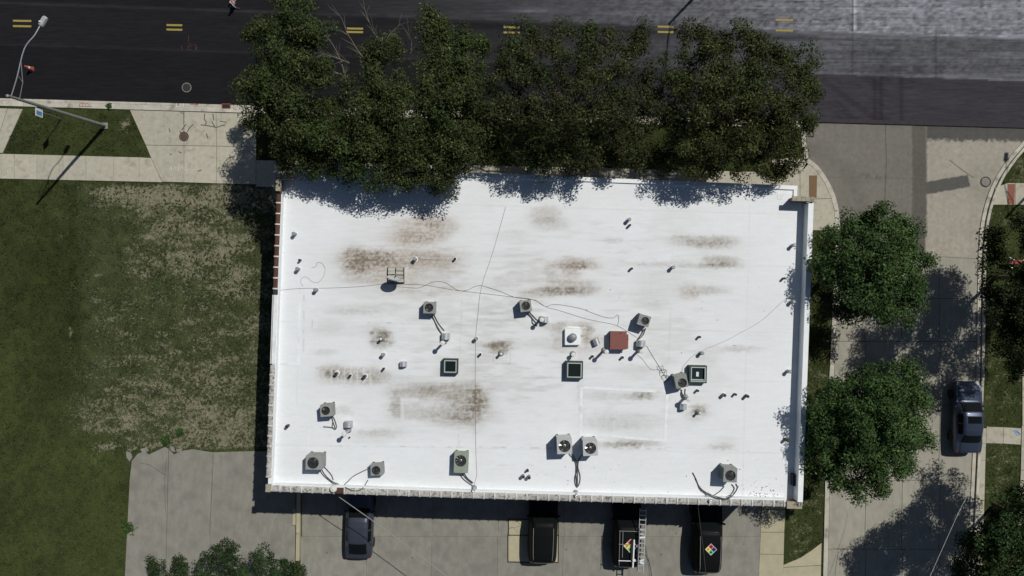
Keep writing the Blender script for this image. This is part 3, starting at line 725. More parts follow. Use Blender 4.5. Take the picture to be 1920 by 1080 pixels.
roof_poly = [(552, 311), (1495, 349.5), (1495, 376), (1519, 377), (1498.5, 945), (1240, 937), (880, 927), (502, 914), (523, 334), (552, 334)]
STAIN = [  # px, py, rx, ry, strength, rust
 (790, 432, 46, 20, .75, .9), (770, 448, 40, 12, .55, .7), (828, 425, 26, 14, .5, .5), (800, 408, 22, 12, .5, .4), (690, 488, 44, 16, .9, .5), (665, 490, 18, 24, .8, .2), (755, 484, 100, 14, .6, .5), (695, 518, 50, 12, .55, .4), (745, 508, 40, 30, .4, .8), (820, 500, 45, 18, .3, .4),
 (800, 545, 60, 14, .3, .4), (1022, 402, 24, 14, .6, .4), (1032, 420, 30, 10, .45, .2), (960, 442, 30, 8, .25, .2), (1076, 494, 36, 9, .75, .5), (1070, 505, 16, 14, .75, .6), (1092, 499, 28, 6, .5, .5), (1032, 512, 10, 16, .35, .1), (1078, 536, 36, 10, .75, .4), (1040, 548, 50, 6, .9, .2), (1075, 545, 40, 7, .6, .2),
 (1318, 452, 54, 8, .85, .25), (1340, 458, 34, 8, .5, .25), (1352, 489, 30, 8, .75, .35), (1340, 498, 44, 4, .7, .2), (1250, 496, 60, 4, .35, .1), (1240, 525, 50, 20, .2, .1), (1290, 548, 20, 12, .55, .6), (1325, 545, 34, 7, .55, .2), (1220, 560, 36, 16, .28, .2), (1150, 450, 16, 4, .4, .1),
 (714, 632, 17, 13, 1.0, .1), (714, 626, 18, 6, .6, .1), (716, 645, 15, 6, .5, .05), (940, 652, 16, 10, .95, .15), (930, 648, 22, 4, .7, .1), (1060, 612, 34, 8, .65, .3), (1099, 628, 10, 16, .85, .4), (1118, 640, 20, 14, .4, .4), (1050, 634, 12, 16, .45, .1), (1020, 645, 60, 7, .3, .3), (1070, 656, 40, 5, .4, .3),
 (625, 697, 24, 10, .9, .3), (660, 702, 46, 9, .7, .2), (700, 707, 26, 10, .45, .2), (655, 714, 50, 6, .35, .1), (740, 712, 60, 8, .2, .1), (775, 735, 44, 12, .55, .1), (830, 730, 60, 10, .35, .1), (870, 745, 45, 22, .5, .15), (895, 750, 12, 20, .65, .2), (835, 775, 75, 12, .55, .15), (860, 788, 44, 10, .5, .1), (742, 750, 8, 18, .5, 0), (880, 765, 26, 26, .5, .1), (745, 766, 10, 12, .55, 0),
 (640, 770, 20, 6, .4, .1), (715, 812, 44, 6, .42, .05), (690, 820, 40, 10, .2, .05), (640, 620, 70, 10, .16, 0), (680, 580, 60, 8, .25, .1), (660, 585, 40, 4, .25, .1), (615, 612, 24, 12, .2, .05), (610, 660, 20, 5, .35, 0),
 (1211, 741, 16, 6, 1.0, .1), (1190, 744, 20, 5, .4, .05), (1140, 742, 40, 6, .28, 0), (1170, 790, 70, 14, .32, .05), (1150, 795, 40, 10, .25, .05), (1130, 735, 50, 14, .14, 0), (1170, 834, 42, 4, .85, .2), (1200, 828, 34, 6, .6, .1), (1100, 840, 40, 3, .25, 0), (1310, 768, 14, 8, .85, .2), (1306, 776, 18, 12, .4, .1), (1355, 838, 22, 5, .6, .4), (1360, 825, 20, 6, .2, .2),
 (1385, 654, 34, 5, .5, .1), (1330, 668, 20, 16, .25, .3), (1200, 690, 50, 6, .2, .2), (1190, 700, 40, 8, .15, .2), (890, 760, 6, 50, .25, .2), (1000, 600, 60, 30, .08, .1), (940, 590, 30, 12, .12, 0), (1430, 600, 60, 40, .06, 0), (580, 860, 60, 10, .05, 0), (1090, 745, 5, 60, .2, 0), (1325, 720, 40, 30, .12, .2)]
SEAMS = [(540, 374, 1480, 402), (520, 474, 1490, 500), (515, 602, 1495, 624), (860, 705, 1490, 716), (505, 834, 1490, 850), (726, 345, 713, 640), (866, 520, 858, 840), (1092, 690, 1088, 935), (1262, 450, 1248, 840), (563, 540, 556, 760), (1406, 380, 1392, 930)]
LINES = [(600, 836, 1250, 842, 1.3, .45), (635, 473, 850, 482, 1.6, .6), (1190, 496, 1380, 503, 1.3, .5), (1000, 548, 1110, 546, 1.4, .5), (560, 800, 690, 806, 1, .15), (690, 605, 770, 606, 1.2, .5), (694, 642, 730, 642, 1, .4), (920, 645, 965, 648, 1.6, .8), (620, 688, 690, 690, 1, .3), (930, 872, 1000, 872, .8, .3), (1005, 890, 1075, 891, .8, .3), (1253, 745, 1249, 812, 1.6, .5), (860, 700, 861, 840, 1, .25), (818, 560, 818, 600, .8, .2), (868, 545, 864, 640, .8, .2), (980, 640, 1100, 655, 1.2, .3), (740, 715, 760, 790, 1.3, .4), (1270, 500, 1380, 506, 1, .5), (570, 545, 569, 660, 1.4, .35), (586, 600, 584, 625, 1.2, .4), (1040, 490, 1120, 492, 1.2, .5), (1290, 658, 1400, 657, .8, .3), (860, 476, 960, 482, .8, .3), (560, 560, 575, 561, .8, .2), (1090, 700, 1092, 815, 1.2, .35), (1180, 400, 1196, 401, .8, .2), (700, 820, 1070, 838, .8, .15), (1230, 838, 1420, 846, .9, .25)]
def roof_col(x, y):
    n1 = fbm(x / 90, y / 60, 81); n2 = fbm(x / 26, y / 6, 82); n3 = fbm(x / 4, y / 4, 83, 3); st = fbm(x / 34, y / 2.1, 84, 3); n5 = fbm(x / 14, y / 10, 85)
    n8 = fbm(x / 6, y / 6, 88, 3); xr = x + (n5 - .5) * 18 + (n8 - .5) * 12; y = y + 0.0; yr = y + (n2 - .5) * 9
    dirt = np.zeros(x.shape); rust = np.zeros(x.shape)
    for cx, cy, rx, ry, s, r in STAIN:
        q = np.abs((xr - cx) / (rx * 1.16)) ** 2.6 + np.abs((y + (n2 - .5) * 4 + (n8 - .5) * 7 - cy) / (ry * 1.26)) ** 3.0
        v = s * .92 * np.exp(-q ** 1.5)
        v = v * 1.04 + s * .14 * np.exp(-((x - cx) / (rx * 1.9)) ** 2 - ((y - cy) / (ry * 2.2)) ** 2)
        dirt = dirt + v * (1 - dirt * .6); rust = rust + v * r
    n7 = fbm(x / 3.1, y / 2.4, 87, 2); k = np.clip((.55 + .38 * st) * (.30 + .62 * n3 + .50 * n7), 0, 1.2)
    dirt = np.clip(dirt * k, 0, 1)
    # faint overall weathering in the middle of the roof, cleaner towards the edges
    mid = np.exp(-((x - 1000) / 330) ** 4 - ((y - 610) / 210) ** 4)
    faint = mid * (.05 + .26 * sstep(.42, .72, n1 * .5 + n2 * .5)) * (.35 + .75 * st + .5 * n3)
    for x0, y0, x1, y1, w, s in LINES:
        L2 = (x1 - x0) ** 2 + (y1 - y0) ** 2
        t = np.clip(((x - x0) * (x1 - x0) + (y - y0) * (y1 - y0)) / L2, 0, 1)
        d = np.hypot(x - x0 - t * (x1 - x0), y - y0 - t * (y1 - y0))
        dirt = np.maximum(dirt, s * np.exp(-(d / w) ** 2) * sstep(.42, .62, fbm(x / 9, y / 9, int(x0 + y0))))
    for x0, y0, x1, y1 in SEAMS:
        L2 = (x1 - x0) ** 2 + (y1 - y0) ** 2
        t = np.clip(((x - x0) * (x1 - x0) + (y - y0) * (y1 - y0)) / L2, 0, 1)
        d = np.hypot(x - x0 - t * (x1 - x0), y - y0 - t * (y1 - y0))
        dirt = np.maximum(dirt, (.05 + .16 * fbm(x / 30, y / 30, int(x0))) * np.exp(-(d / 1.1) ** 2))
    gx = np.exp(-(((x - 640) % 12 - 6) / 1.1) ** 2) * (y > 690) * (y < 720) * (x > 612) * (x < 700)
    dirt = dirt * (1 - .5 * gx)
    for (a0, b0, a1, b1) in ((700, 621, 732, 651), (925, 650, 957, 682)):
        fr_ = ((np.abs(x - a0) < 1) | (np.abs(x - a1) < 1)) & (y > b0) & (y < b1) | ((np.abs(y - b0) < 1) | (np.abs(y - b1) < 1)) & (x > a0) & (x < a1)
        dirt = np.where(fr_, np.maximum(dirt, .35 * n3 * 1.6), dirt)
    for (a0, b0, a1, b1, kk) in ((751, 746, 784, 754, .7), (751, 754, 758, 790, .7), (758, 786, 780, 794, .6), (1060, 612, 1100, 616, .5), (718, 658, 740, 664, .8)):
        dirt = dirt * (1 - kk * sstep(-1, 1, x - a0) * sstep(-1, 1, a1 - x) * sstep(-1, 1, y - b0) * sstep(-1, 1, b1 - y))
    white = mix(np.array((.735, .765, .775)), np.array((.70, .725, .725)), n1)
    grey = np.array(srgb(140, 136, 124)); brown = np.array(srgb(156, 140, 121)); deep = np.array(srgb(100, 95, 82))
    rr = np.clip(rust / np.maximum(dirt, .05) * .8, 0, 1)
    dcol = mix(np.broadcast_to(grey, x.shape + (3,)), np.broadcast_to(brown, x.shape + (3,)), rr)
    dd = np.clip(dirt - .6, 0, .4) / .4
    dcol = dcol * (1 - dd[..., None] * .7) + deep * dd[..., None] * .7
    a = np.clip(dirt * .95 + faint, 0, 1)[..., None]
    c = white * (1 - a) + dcol * a
    return c * (.97 + .06 * n3)[..., None]
me = grid('roof', 496, 1526, 306, 956, 1.6, ZR, lambda x, y: inpoly(x, y, roof_poly), roof_col, M['roof'])
ro = link('roof', me, bld, -BASE)

# parapets
def lerp2(a, b, t): return (a[0] + (b[0] - a[0]) * t, a[1] + (b[1] - a[1]) * t)
def bar(a, b, w, z0, z1, zp, mb=None):
    """a straight upstand whose top centre line runs a-b (photo pixels at height zp)"""
    A, B = U(*a, zp), U(*b, zp); d = B - A; d.z = 0; d.normalize(); n = Vector((-d.y, d.x, 0))
    mb = mb or MB(); return mb.prism([A - n * w / 2, B - n * w / 2, B + n * w / 2, A + n * w / 2], z0, z1)
Lc = [(524.2, 358), (517.2, 540), (508.3, 780), (503.5, 916)]
bpart('parapet', bar((525.6, 358), (505.5, 916), .20, ZR - .1, ZP - .01, ZP), M['white'])
Bc = [(503, 914.5), (880, 927.3), (1240, 937.5), (1474, 943.2)]
for a, b in zip(Bc[:-1], Bc[1:]):
    bpart('parapet', bar((a[0], a[1] - 1.8), (b[0], b[1] - 1.8), .34, ZR - .1, ZP - .01, ZP), M['white'])
bpart('parapet', bar((1520, 381), (1499.5, 941), .24, ZR - .1, ZH, ZH), M['white'])
bpart('parapet_cap', bar((1520.2, 381), (1499.7, 941), .30, ZH + .003, ZH + .05, ZH), M['white'])
bpart('parapet_edge', bar((1523.8, 378), (1503.2, 948), .08, ZH - .25, ZH + .02, ZH), M['stone'])
# roof edge along the street
bpart('roof_edge', bar((553, 314.5), (1494, 352.5), .24, ZR - .12, ZR + .10, ZR), M['white'])
bpart('roof_edge', bar((557, 318), (556, 341), .24, ZR - .12, ZR + .085, ZR), M['white'])
bpart('roof_edge', bar((1490.5, 355), (1490, 373), .2, ZR - .12, ZR + .09, ZR), M['white'])
# corner piers with old stone caps
def stone_run(a, b, w, n, z):
    for i in range(n):
        p, q = lerp2(a, b, i / n + .006), lerp2(a, b, (i + 1) / n - .006)
        bpart('coping_stone', bar(p, q, w, z, z + .12, z), M['stone'])
bpart('pier', bar((523.5, 330), (522.8, 357.5), .26, 0, ZP + .2, ZP), M['brick'])
stone_run((523.7, 334), (522.9, 358.5), .30, 1, ZP + .203)
bpart('pier', bar((520, 331.5), (549, 332.5), .28, 0, ZP + .2, ZP), M['brick'])
stone_run((519.2, 331), (551, 332.2), .33, 3, ZP + .205)
bpart('pier', bar((1488, 372.6), (1522, 374), .2, 0, ZH + .1, ZH), M['brick'])
stone_run((1484, 372.5), (1526, 374), .26, 5, ZH + .103)
bpart('pier', bar((1475, 946), (1502, 946.6), .34, 0, ZP + .06, ZP), M['brick'])
stone_run((1474, 946), (1502.5, 946.6), .40, 2, ZP + .063)

stone_run((499, 914.2), (508.5, 914.6), .44, 1, ZP + .005)
# clay coping tiles, one object each
def tile_mesh(L, w, m, nm):
    b = MB(); n = 7
    def arch(x0, x1, r, h, z=0):
        vs = []; 
        for x in (x0, x1):
            for j in range(n):
                t = math.pi * j / (n - 1); vs.append((x, -math.cos(t) * r, z + h * (math.sin(t) ** .7)))
        fs = [(j, j + 1, n + j + 1, n + j) for j in range(n - 1)] + [tuple(range(n))[::-1], tuple(range(n, 2 * n)), (0, n, 2 * n - 1, n - 1)]
        b.add(vs, [f[::-1] for f in fs])
    arch(0, L - .02, w / 2, .06)
    return b.mesh(nm, m, smooth=False)
def collar_mesh(L, w, m, nm):
    b = MB(); n = 7; vs = []
    for x in (L - .06, L + .02):
        for j in range(n):
            t = math.pi * j / (n - 1); vs.append((x, -math.cos(t) * (w / 2 + .032), -.05 + .165 * (math.sin(t) ** .6)))
    b.add(vs, [(n + j, n + j + 1, j + 1, j) for j in range(n - 1)] + [tuple(range(n)), tuple(range(n, 2 * n))[::-1], (n - 1, 2 * n - 1, n, 0)])
    return b.mesh(nm, m, smooth=False)
TL = 20.1 * (H - ZP) / F
tw = tile_mesh(TL, .37, M['tile_white'], 'coping_tile'); cw = collar_mesh(TL, .37, M['collar_white'], 'tile_collar')
tr_ = tile_mesh(TL, .27, M['tile_red'], 'coping_tile'); cr_m = collar_mesh(TL, .27, M['mortar'], 'tile_collar')
trb = tile_mesh(TL, .37, M['tile_red'], 'coping_tile')
tlw = tile_mesh(TL * .95, .28, M['tile_white'], 'coping_tile'); clw = collar_mesh(TL * .95, .28, M['collar_white'], 'tile_collar')
def lay(path, meshes, step, z, red=()):
    pts = [np.array(p, float) for p in path]; seg = 0; pos = pts[0].copy(); i = 0; out = []
    total = sum(np.hypot(*(b - a)) for a, b in zip(pts[:-1], pts[1:]))
    n = int(total / step)
    def at(d):
        for a, b in zip(pts[:-1], pts[1:]):
            l = np.hypot(*(b - a))
            if d <= l: return a + (b - a) * d / l
            d -= l
        return pts[-1]
    for i in range(n):
        p, q = at(i * step), at((i + 1) * step)
        A, B = U(*p, z), U(*q, z); rz = math.atan2(B.y - A.y, B.x - A.x) + random.uniform(-.008, .008)
        a, c = (red[1], meshes[1]) if (red and i in red[0]) else meshes
        t = link('coping_tile', a, bld, A - BASE + Vector((0, 0, random.uniform(-.006, .006))), rz)
        if red and i in red[0]: t['label'] = 'bare red coping tile without whitewash'
        link('tile_collar', c, t)
lay([(506.5, 915.6), (880, 928.3), (1240, 938.6), (1474, 944.3)], (tw, cw), 20.1, ZP + .002, ({6}, trb))
lay([(523.3, 361), (516.3, 542)], (tr_, cr_m), 20.1, ZP + .002)
lay([(511.2, 684), (503.3, 912)], (tlw, clw), 19.1, ZP + .002)
bpart('edge_flashing', bar((515.8, 553), (511.4, 682), .28, ZP - .005, ZP + .04, ZP), M['membrane_strip'])
bpart('edge_flashing', bar((513.2, 553), (508.8, 682), .05, ZP - .12, ZP + .05, ZP), M['ac_tan'])
bpart('scupper_block', bar((513, 547.5), (521, 547.8), .3, ZP - .2, ZP + .06, ZP), M['teal'])
bpart('scupper', MB().box(U(1487, 899, ZR + .16), (.16, .7, .3)), M['dark'])
# raised laps of the membrane
def lap(a, b, w=.16, z=.008): bpart('membrane_lap', bar(a, b, w, ZR - .01, ZR + z, ZR), M['membrane_strip'])
lap((562, 552), (559, 684)); lap((519, 681), (562, 685), .12, .011); lap((1090, 726), (1089, 818), .18); lap((1093, 727), (1250, 735), .14, .011); lap((1251, 738), (1247, 828), .18); lap((1090, 815), (1247, 826), .14, .012)
lap((578, 800), (577, 846), .08); lap((736, 657), (752, 659), .08); lap((1440, 356), (1490, 358), .5, .009); lap((1463, 362), (1462, 374), .3, .012)
for a, b in (((1064, 613), (1088, 614)),): lap(a, b, .06)

# ------------------------------------------------------------------ roof equipment
def hole_top(mb, w, d, z, cx, cy, r, n=32):
    """flat top plate w x d with a round hole"""
    per = []
    for j in range(n):
        t = 2 * math.pi * (j + .5) / n; c, s = math.cos(t), math.sin(t)
        k = min((w / 2 - cx * (1 if c > 0 else -1)) / abs(c) if abs(c) > 1e-6 else 9e9, (d / 2 - cy * (1 if s > 0 else -1)) / abs(s) if abs(s) > 1e-6 else 9e9)
        per.append((cx + c * k, cy + s * k, z))
    inn = [(cx + r * math.cos(2 * math.pi * (j + .5) / n), cy + r * math.sin(2 * math.pi * (j + .5) / n), z) for j in range(n)]
    mb.add(per + inn, [(j, (j + 1) % n, n + (j + 1) % n, n + j) for j in range(n)])
    # corner fillers
    for sx in (-1, 1):
        for sy in (-1, 1):
            C = (sx * w / 2, sy * d / 2, z); best = sorted(per, key=lambda p: (p[0] - C[0]) ** 2 + (p[1] - C[1]) ** 2)[:2]
            tri = [C, best[0], best[1]]
            a = (tri[1][0] - C[0]) * (tri[2][1] - C[1]) - (tri[2][0] - C[0]) * (tri[1][1] - C[1])
            mb.add(tri if a > 0 else [tri[0], tri[2], tri[1]], [(0, 1, 2)])

def condenser(px, py, w, d, h, rz, m, label, fan_r, fan_off=(0, 0), blades=3, silver=False, lines=(), lip=0.0, light=False):
    loc = U(px, py, ZR + h); loc.z = ZR; rz = math.radians(rz); fan_r *= 1.06
    o = thing('air_conditioner', label, 'air conditioner', loc, rz, 'air conditioning condensers on the white roof')
    k = .06
    b = MB()
    b.box((0, 0, k + .04), (w, d, .08))
    for sx in (-1, 1):
        for sy in (-1, 1): b.box((sx * (w / 2 - .03), sy * (d / 2 - .03), (k + h) / 2 + .02), (.06, .06, h - k - .08))
    top = MB()
    hole_top(top, w + .02, d + .02, h, fan_off[0], fan_off[1], fan_r)
    n = 32; zt = h - .06
    W2, D2 = (w + .02) / 2, (d + .02) / 2
    top.add([(-W2, -D2, h), (W2, -D2, h), (W2, D2, h), (-W2, D2, h), (-W2, -D2, zt), (W2, -D2, zt), (W2, D2, zt), (-W2, D2, zt)], [(0, 4, 5, 1), (1, 5, 6, 2), (2, 6, 7, 3), (3, 7, 4, 0)])
    part('cabinet', b, m, o); part('top_panel', top, m, o)
    part('base_feet', MB().box((-w / 2 + .08, 0, k / 2), (.1, d + .06, k)).box((w / 2 - .08, 0, k / 2), (.1, d + .06, k)), M['dark'], o)
    part('coil', MB().box((0, 0, h / 2 + .02), (w - .05, d - .05, h - k - .16)), M['coil'], o)
    sl = MB()
    ns = int((h - .2) / .055)
    for i in range(ns):
        z = .14 + i * .055
        for sx in (-1, 1): sl.box((sx * (w / 2 - .005), 0, z), (.018, d - .1, .022))
        for sy in (-1, 1): sl.box((0, sy * (d / 2 - .005), z), (w - .1, .018, .022))
    part('louvre', sl, m, o)
    cx, cy = fan_off
    sh = MB(); n = 32
    vs = [(cx + fan_r * math.cos(2 * math.pi * (j + .5) / n), cy + fan_r * math.sin(2 * math.pi * (j + .5) / n), z) for z in (h, h - .13) for j in range(n)]
    sh.add(vs, [(j, (j + 1) % n, n + (j + 1) % n, n + j) for j in range(n)] + [tuple(range(n, 2 * n))]); part('fan_shroud', sh, M['dark'], o)
    fan = MB(); fan.lathe([(fan_r * .26, h - .125), (fan_r * .26, h - .05), (fan_r * .2, h - .04)], 16, (cx, cy, 0))
    f = part('fan', fan, M['fan_silver'] if silver else M['black_metal'], o)
    a0 = random.uniform(0, 6)
    for i in range(blades):
        bl = MB(); a = a0 + 2 * math.pi * i / blades; r0, r1 = fan_r * .2, fan_r * .93; da = 2 * math.pi / blades * (.30 if not silver else .22)
        bl.add([(cx + r * math.cos(a + t), cy + r * math.sin(a + t), z) for r in (r0, r1) for t, z in ((-da, h - .12), (da, h - .045))], [(0, 2, 3, 1)])
        part('blade', bl, M['fan_silver'] if silver else (M['steel'] if i == 0 else M['black_metal']), f)  # first blade paler: the fan's highlight is put into its colour
    gd = MB()
    for rr in (.35, .55, .75, .95):
        pts = [(cx + fan_r * rr * math.cos(t), cy + fan_r * rr * math.sin(t), h + .012) for t in np.linspace(0, 2 * math.pi, 25)]
        gd.tube(pts, .004, 4, False)
    for i in range(6):
        a = math.pi * i / 6; gd.tube([(cx - fan_r * 1.02 * math.cos(a), cy - fan_r * 1.02 * math.sin(a), h + .016), (cx + fan_r * 1.02 * math.cos(a), cy + fan_r * 1.02 * math.sin(a), h + .016)], .004, 4)
    part('fan_guard', gd, M['black_metal'], o)
    part('service_panel', MB().box((w * .2, -d / 2 - .012, h * .4), (w * .35, .02, h * .5)), m, o)
    Ri = Matrix.Rotation(-rz, 3, 'Z')
    for ln in lines:
        zl = lambda x, y: (ZP + .11 if y > 908.5 + .0335 * (x - 503) - .0000115 * max(0, x - 503) ** 2 else ZR + .05)
        pts = [U(x, y, zl(x, y)) for x, y in smooth_line(ln, 5)]
        pts = [Ri @ (p - loc) for p in pts]
        part('refrigerant_line', MB().tube(pts, .024, 6), M['insul'], o)
    return o

condenser(805, 577, .66, .64, .72, -2, M['ac_grey'], 'grey condenser with long lines running down to a tall ball-capped pipe, left of centre', .235, (-.02, .0), lines=[[(814, 590), (822, 606), (833, 620)], [(811, 592), (817, 606), (826, 622), (829, 625)], [(808, 593), (814, 600), (820, 614), (828, 626)]])
condenser(985.7, 573.5, .64, .64, .78, 7, M['ac_grey'], 'grey condenser touching the thin black cable above the domed vent, upper middle', .235, lines=[[(990, 586), (999, 598), (1006, 606)], [(993, 585), (1003, 596), (1010, 602)], [(988, 588), (997, 596), (999, 606), (1008, 611)]])
condenser(1207.8, 601, .66, .62, .82, -17, M['ac_grey'], 'tilted grey condenser above right of the red-brown box', .215, (.06, 0), lines=[[(1208, 617), (1203, 627), (1196, 637)], [(1211, 615), (1206, 628), (1198, 636)], [(1205, 618), (1203, 626), (1194, 638)]])
condenser(1277.5, 715, .70, .74, .85, 12, M['ac_grey'], 'grey condenser leaning against the left of the skylight with the white tag', .245, (.04, -.1), lines=[[(1277, 730), (1280, 740), (1282, 746)], [(1285, 729), (1285, 742), (1291, 746)], [(1279, 731), (1277, 738), (1279, 746)]])
condenser(611.5, 770, .66, .66, .85, 4, M['ac_grey'], 'grey condenser with a tangle of short lines at lower left, second up from the corner', .235, (-.03, 0), lines=[[(622, 778), (627, 786), (631, 800), (628, 805), (623, 800), (624, 790), (622, 780)], [(621, 780), (624, 790), (629, 804)], [(606, 800), (618, 801), (626, 803)]])
condenser(588.5, 867.5, .92, .78, .98, -1, M['ac_grey'], 'largest grey condenser in the lower left corner of the roof', .31, (-.05, -.02), blades=4, lines=[[(603, 880), (610, 891), (622, 902), (636, 909)], [(600, 882), (608, 893), (626, 908)], [(605, 872), (614, 882), (621, 890), (625, 900)]])
condenser(706.5, 881, .70, .62, .62, 3, M['ac_grey'], 'low grey condenser linked by a dark looped line to the lower left parapet', .235, (-.05, -.03), lines=[[(690, 900), (682, 913), (675, 919), (662, 920), (648, 914), (638, 909)], [(688, 880), (664, 892), (652, 903), (642, 912)]])
condenser(864.5, 868, .80, 1.14, .66, -2, M['ac_green'], 'long grey-green condenser with a bright silver fan near the lower parapet', .31, (-.03, .12), blades=9, silver=True, lines=[[(867, 888), (875, 898), (886, 907)], [(862, 889), (870, 899), (886, 911)], [(871, 888), (877, 897), (887, 905)]])
condenser(1058.5, 836.5, .84, .88, 1.12, 2, M['ac_light'], 'left one of the pair of pale condensers standing close together', .325, blades=5, silver=True, lines=[[(1070, 848), (1077, 858), (1082, 868), (1083, 878), (1078, 895), (1079, 908), (1082, 914)], [(1067, 851), (1076, 862), (1080, 872), (1080, 890), (1082, 910)]])
condenser(1107, 840.5, .82, .84, 1.12, 2, M['ac_light'], 'right one of the pair of pale condensers standing close together', .31, blades=5, silver=True, lines=[[(1092, 851), (1086, 862), (1084, 876), (1088, 894), (1086, 908), (1082, 914)], [(1088, 856), (1083, 868), (1083, 890), (1083, 912)]])
condenser(1369.5, 891, .76, .80, .98, -3, M['ac_grey'], 'grey condenser with louvred side near the lower right corner of the roof', .285, (.0, -.02), lines=[[(1380, 907), (1383, 914), (1378, 924), (1368, 934), (1358, 937), (1336, 931), (1322, 926)], [(1372, 908), (1377, 916), (1370, 928), (1360, 935), (1340, 930), (1328, 926)], [(1358, 912), (1350, 921), (1340, 928)], [(1299, 886), (1306, 900), (1313, 918), (1324, 926)], [(1304, 897), (1312, 913), (1322, 922), (1332, 927)]])

def ball_pipe(px, py, h, r, rp, label, m='galv_ball', coll=True):
    loc = U(px, py, ZR + h); loc.z = ZR
    o = thing('flue_pipe', label, 'flue pipe', loc, 0, 'ball-capped flue pipes on the roof')
    part('pipe', MB().lathe([(rp, 0), (rp, h - r)], 12), M['galv'], o)
    part('cap', MB().lathe([(r * .55, h - r * 1.3), (r * .98, h - r * .7), (r, h - r * .45), (r * .9, h - r * .2), (r * .6, h - .03), (r * .2, h)], 16), M[m], o)
    if coll: part('flashing_collar', MB().lathe([(rp + .1, .005), (rp + .09, .03), (rp + .02, .16)], 12), M['lead'], o)
    return o
ball_pipe(829.5, 643.5, 1.2, .145, .075, 'tall ball-capped pipe above the upper left skylight')
ball_pipe(644.5, 814.5, 1.2, .145, .08, 'tall ball-capped pipe at lower left beside a tiny black stub')
ball_pipe(1016, 599.5, 1.05, .135, .075, 'tall ball-capped pipe against the hood right of the upper middle condenser')
ball_pipe(1075.2, 665.4, .52, .135, .085, 'short ball-capped pipe between the domed vent and the middle skylight')
ball_pipe(1137.7, 660, 1.2, .135, .08, 'tall ball-capped pipe at the lower left corner of the red-brown box')
ball_pipe(1203.7, 659.4, 1.05, .14, .08, 'tall ball-capped pipe with long shadow right of the red-brown box')
ball_pipe(1292.7, 749.5, 1.0, .15, .09, 'tall ball-capped pipe with a cut lead collar below the tagged skylight')
ball_pipe(624.5, 917.5, .75, .2, .08, 'wide pale round pipe cap by the bare red coping tile', 'galv_ball')
ball_pipe(888, 920, .6, .09, .07, 'thin pipe with dark elbow at the lower parapet beside the long straight cable', 'galv')
ball_pipe(1081, 930, .65, .11, .08, 'round pipe head on the lower parapet below the pale condenser pair', 'galv')
ball_pipe(1333, 940, .65, .11, .08, 'round pipe head on the lower parapet below the lower right condenser', 'galv')

def hood(px, py, w, d, h, rz, label):
    loc = U(px, py, ZR + h); loc.z = ZR
    o = thing('roof_vent', label, 'roof vent', loc, math.radians(rz), 'curved metal hood vents on the roof')
    b = MB(); n = 12; vs = []
    for y in (-d / 2, d / 2):
        vs += [(-w / 2, y, .1), (-w / 2, y, h * .45)] + [(-w / 2 * math.cos(math.pi * j / n), y, h * .45 + h * .55 * math.sin(math.pi * j / n)) for j in range(1, n)] + [(w / 2, y, h * .45), (w / 2, y, .1)]
    k = n + 3
    b.add(vs, [(j, j + 1, k + j + 1, k + j) for j in range(k - 1)] + [tuple(range(k))[::-1], tuple(range(k, 2 * k))]); b.smooth = True
    part('hood', b, M['galv'], o)
    part('curb_base', MB().box((0, 0, .06), (w * .8, d * .8, .12)), M['white'], o)
    part('rim', MB().box((0, d / 2 + .008, h * .32), (w * .9, .015, .03)), M['steel'], o)
    return o
hood(835, 631.5, .48, .34, .5, 0, 'curved metal hood touching the tall pipe above the upper left skylight')
hood(755.3, 683.5, .42, .26, .42, 0, 'lone curved metal hood left of the upper left skylight')
hood(651.8, 796.8, .48, .34, .42, 0, 'curved metal hood at lower left above a tall pipe')
hood(1022.5, 600, .38, .32, .5, 0, 'curved metal hood right of the upper middle condenser')
hood(1119, 641, .36, .36, .42, 20, 'small squarish metal hood between the domed vent and the red-brown box')
hood(1203.5, 645, .52, .34, .52, -4, 'curved metal hood right of the red-brown box')
hood(1282.8, 764, .40, .30, .42, -3, 'curved metal hood below the pipe under the tagged skylight')

def vent(kind, px, py, label, h=None, r=None):
    h = h or {'silver': .42, 'black': .3, 'wide': .36, 'cone': .45, 'rust': .38, 'tiny': .15}[kind]
    r = r or {'silver': .095, 'black': .07, 'wide': .10, 'cone': .07, 'rust': .09, 'tiny': .045}[kind]
    loc = U(px, py, ZR + h); loc.z = ZR
    o = thing('vent_pipe', label, 'vent pipe', loc, 0, 'small plumbing vents on the roof')
    body = {'silver': 'lead', 'black': 'black_metal', 'wide': 'steel', 'cone': 'rust', 'rust': 'rust', 'tiny': 'black_metal'}[kind]
    if kind == 'cone':
        part('pipe', MB().lathe([(r * 2.6, .0), (r * 2.3, .05), (r * 1.2, .12), (r, .16), (r, h)], 12), M['steel'], o)
        part('cap', MB().lathe([(r * 1.25, h), (r * 1.1, h + .05), (r * .4, h + .09)], 12), M['galv_ball'], o)
    else:
        part('pipe', MB().lathe([(r, 0), (r, h)], 12), M[body], o)
        if kind == 'silver':
            part('cap', MB().lathe([(r * 1.15, h - .1), (r * 1.2, h - .02), (r * .9, h + .02)], 12), M['lead'], o)
            part('opening', MB().lathe([(r * .6, h + .018), (r * .6, h + .026)], 10, (-r * .2, -r * .2, 0)), M['lead'], o)
        else:
            part('opening', MB().lathe([(r * .88, h - .004), (r * .88, h + .004)], 10), M['dark'], o)
        k_ = random.uniform(.008, .02); part('flashing_plate', MB().lathe([(r * 1.6, 0), (r * 1.5, k_)], 12), M['membrane_strip'], o)
    return o
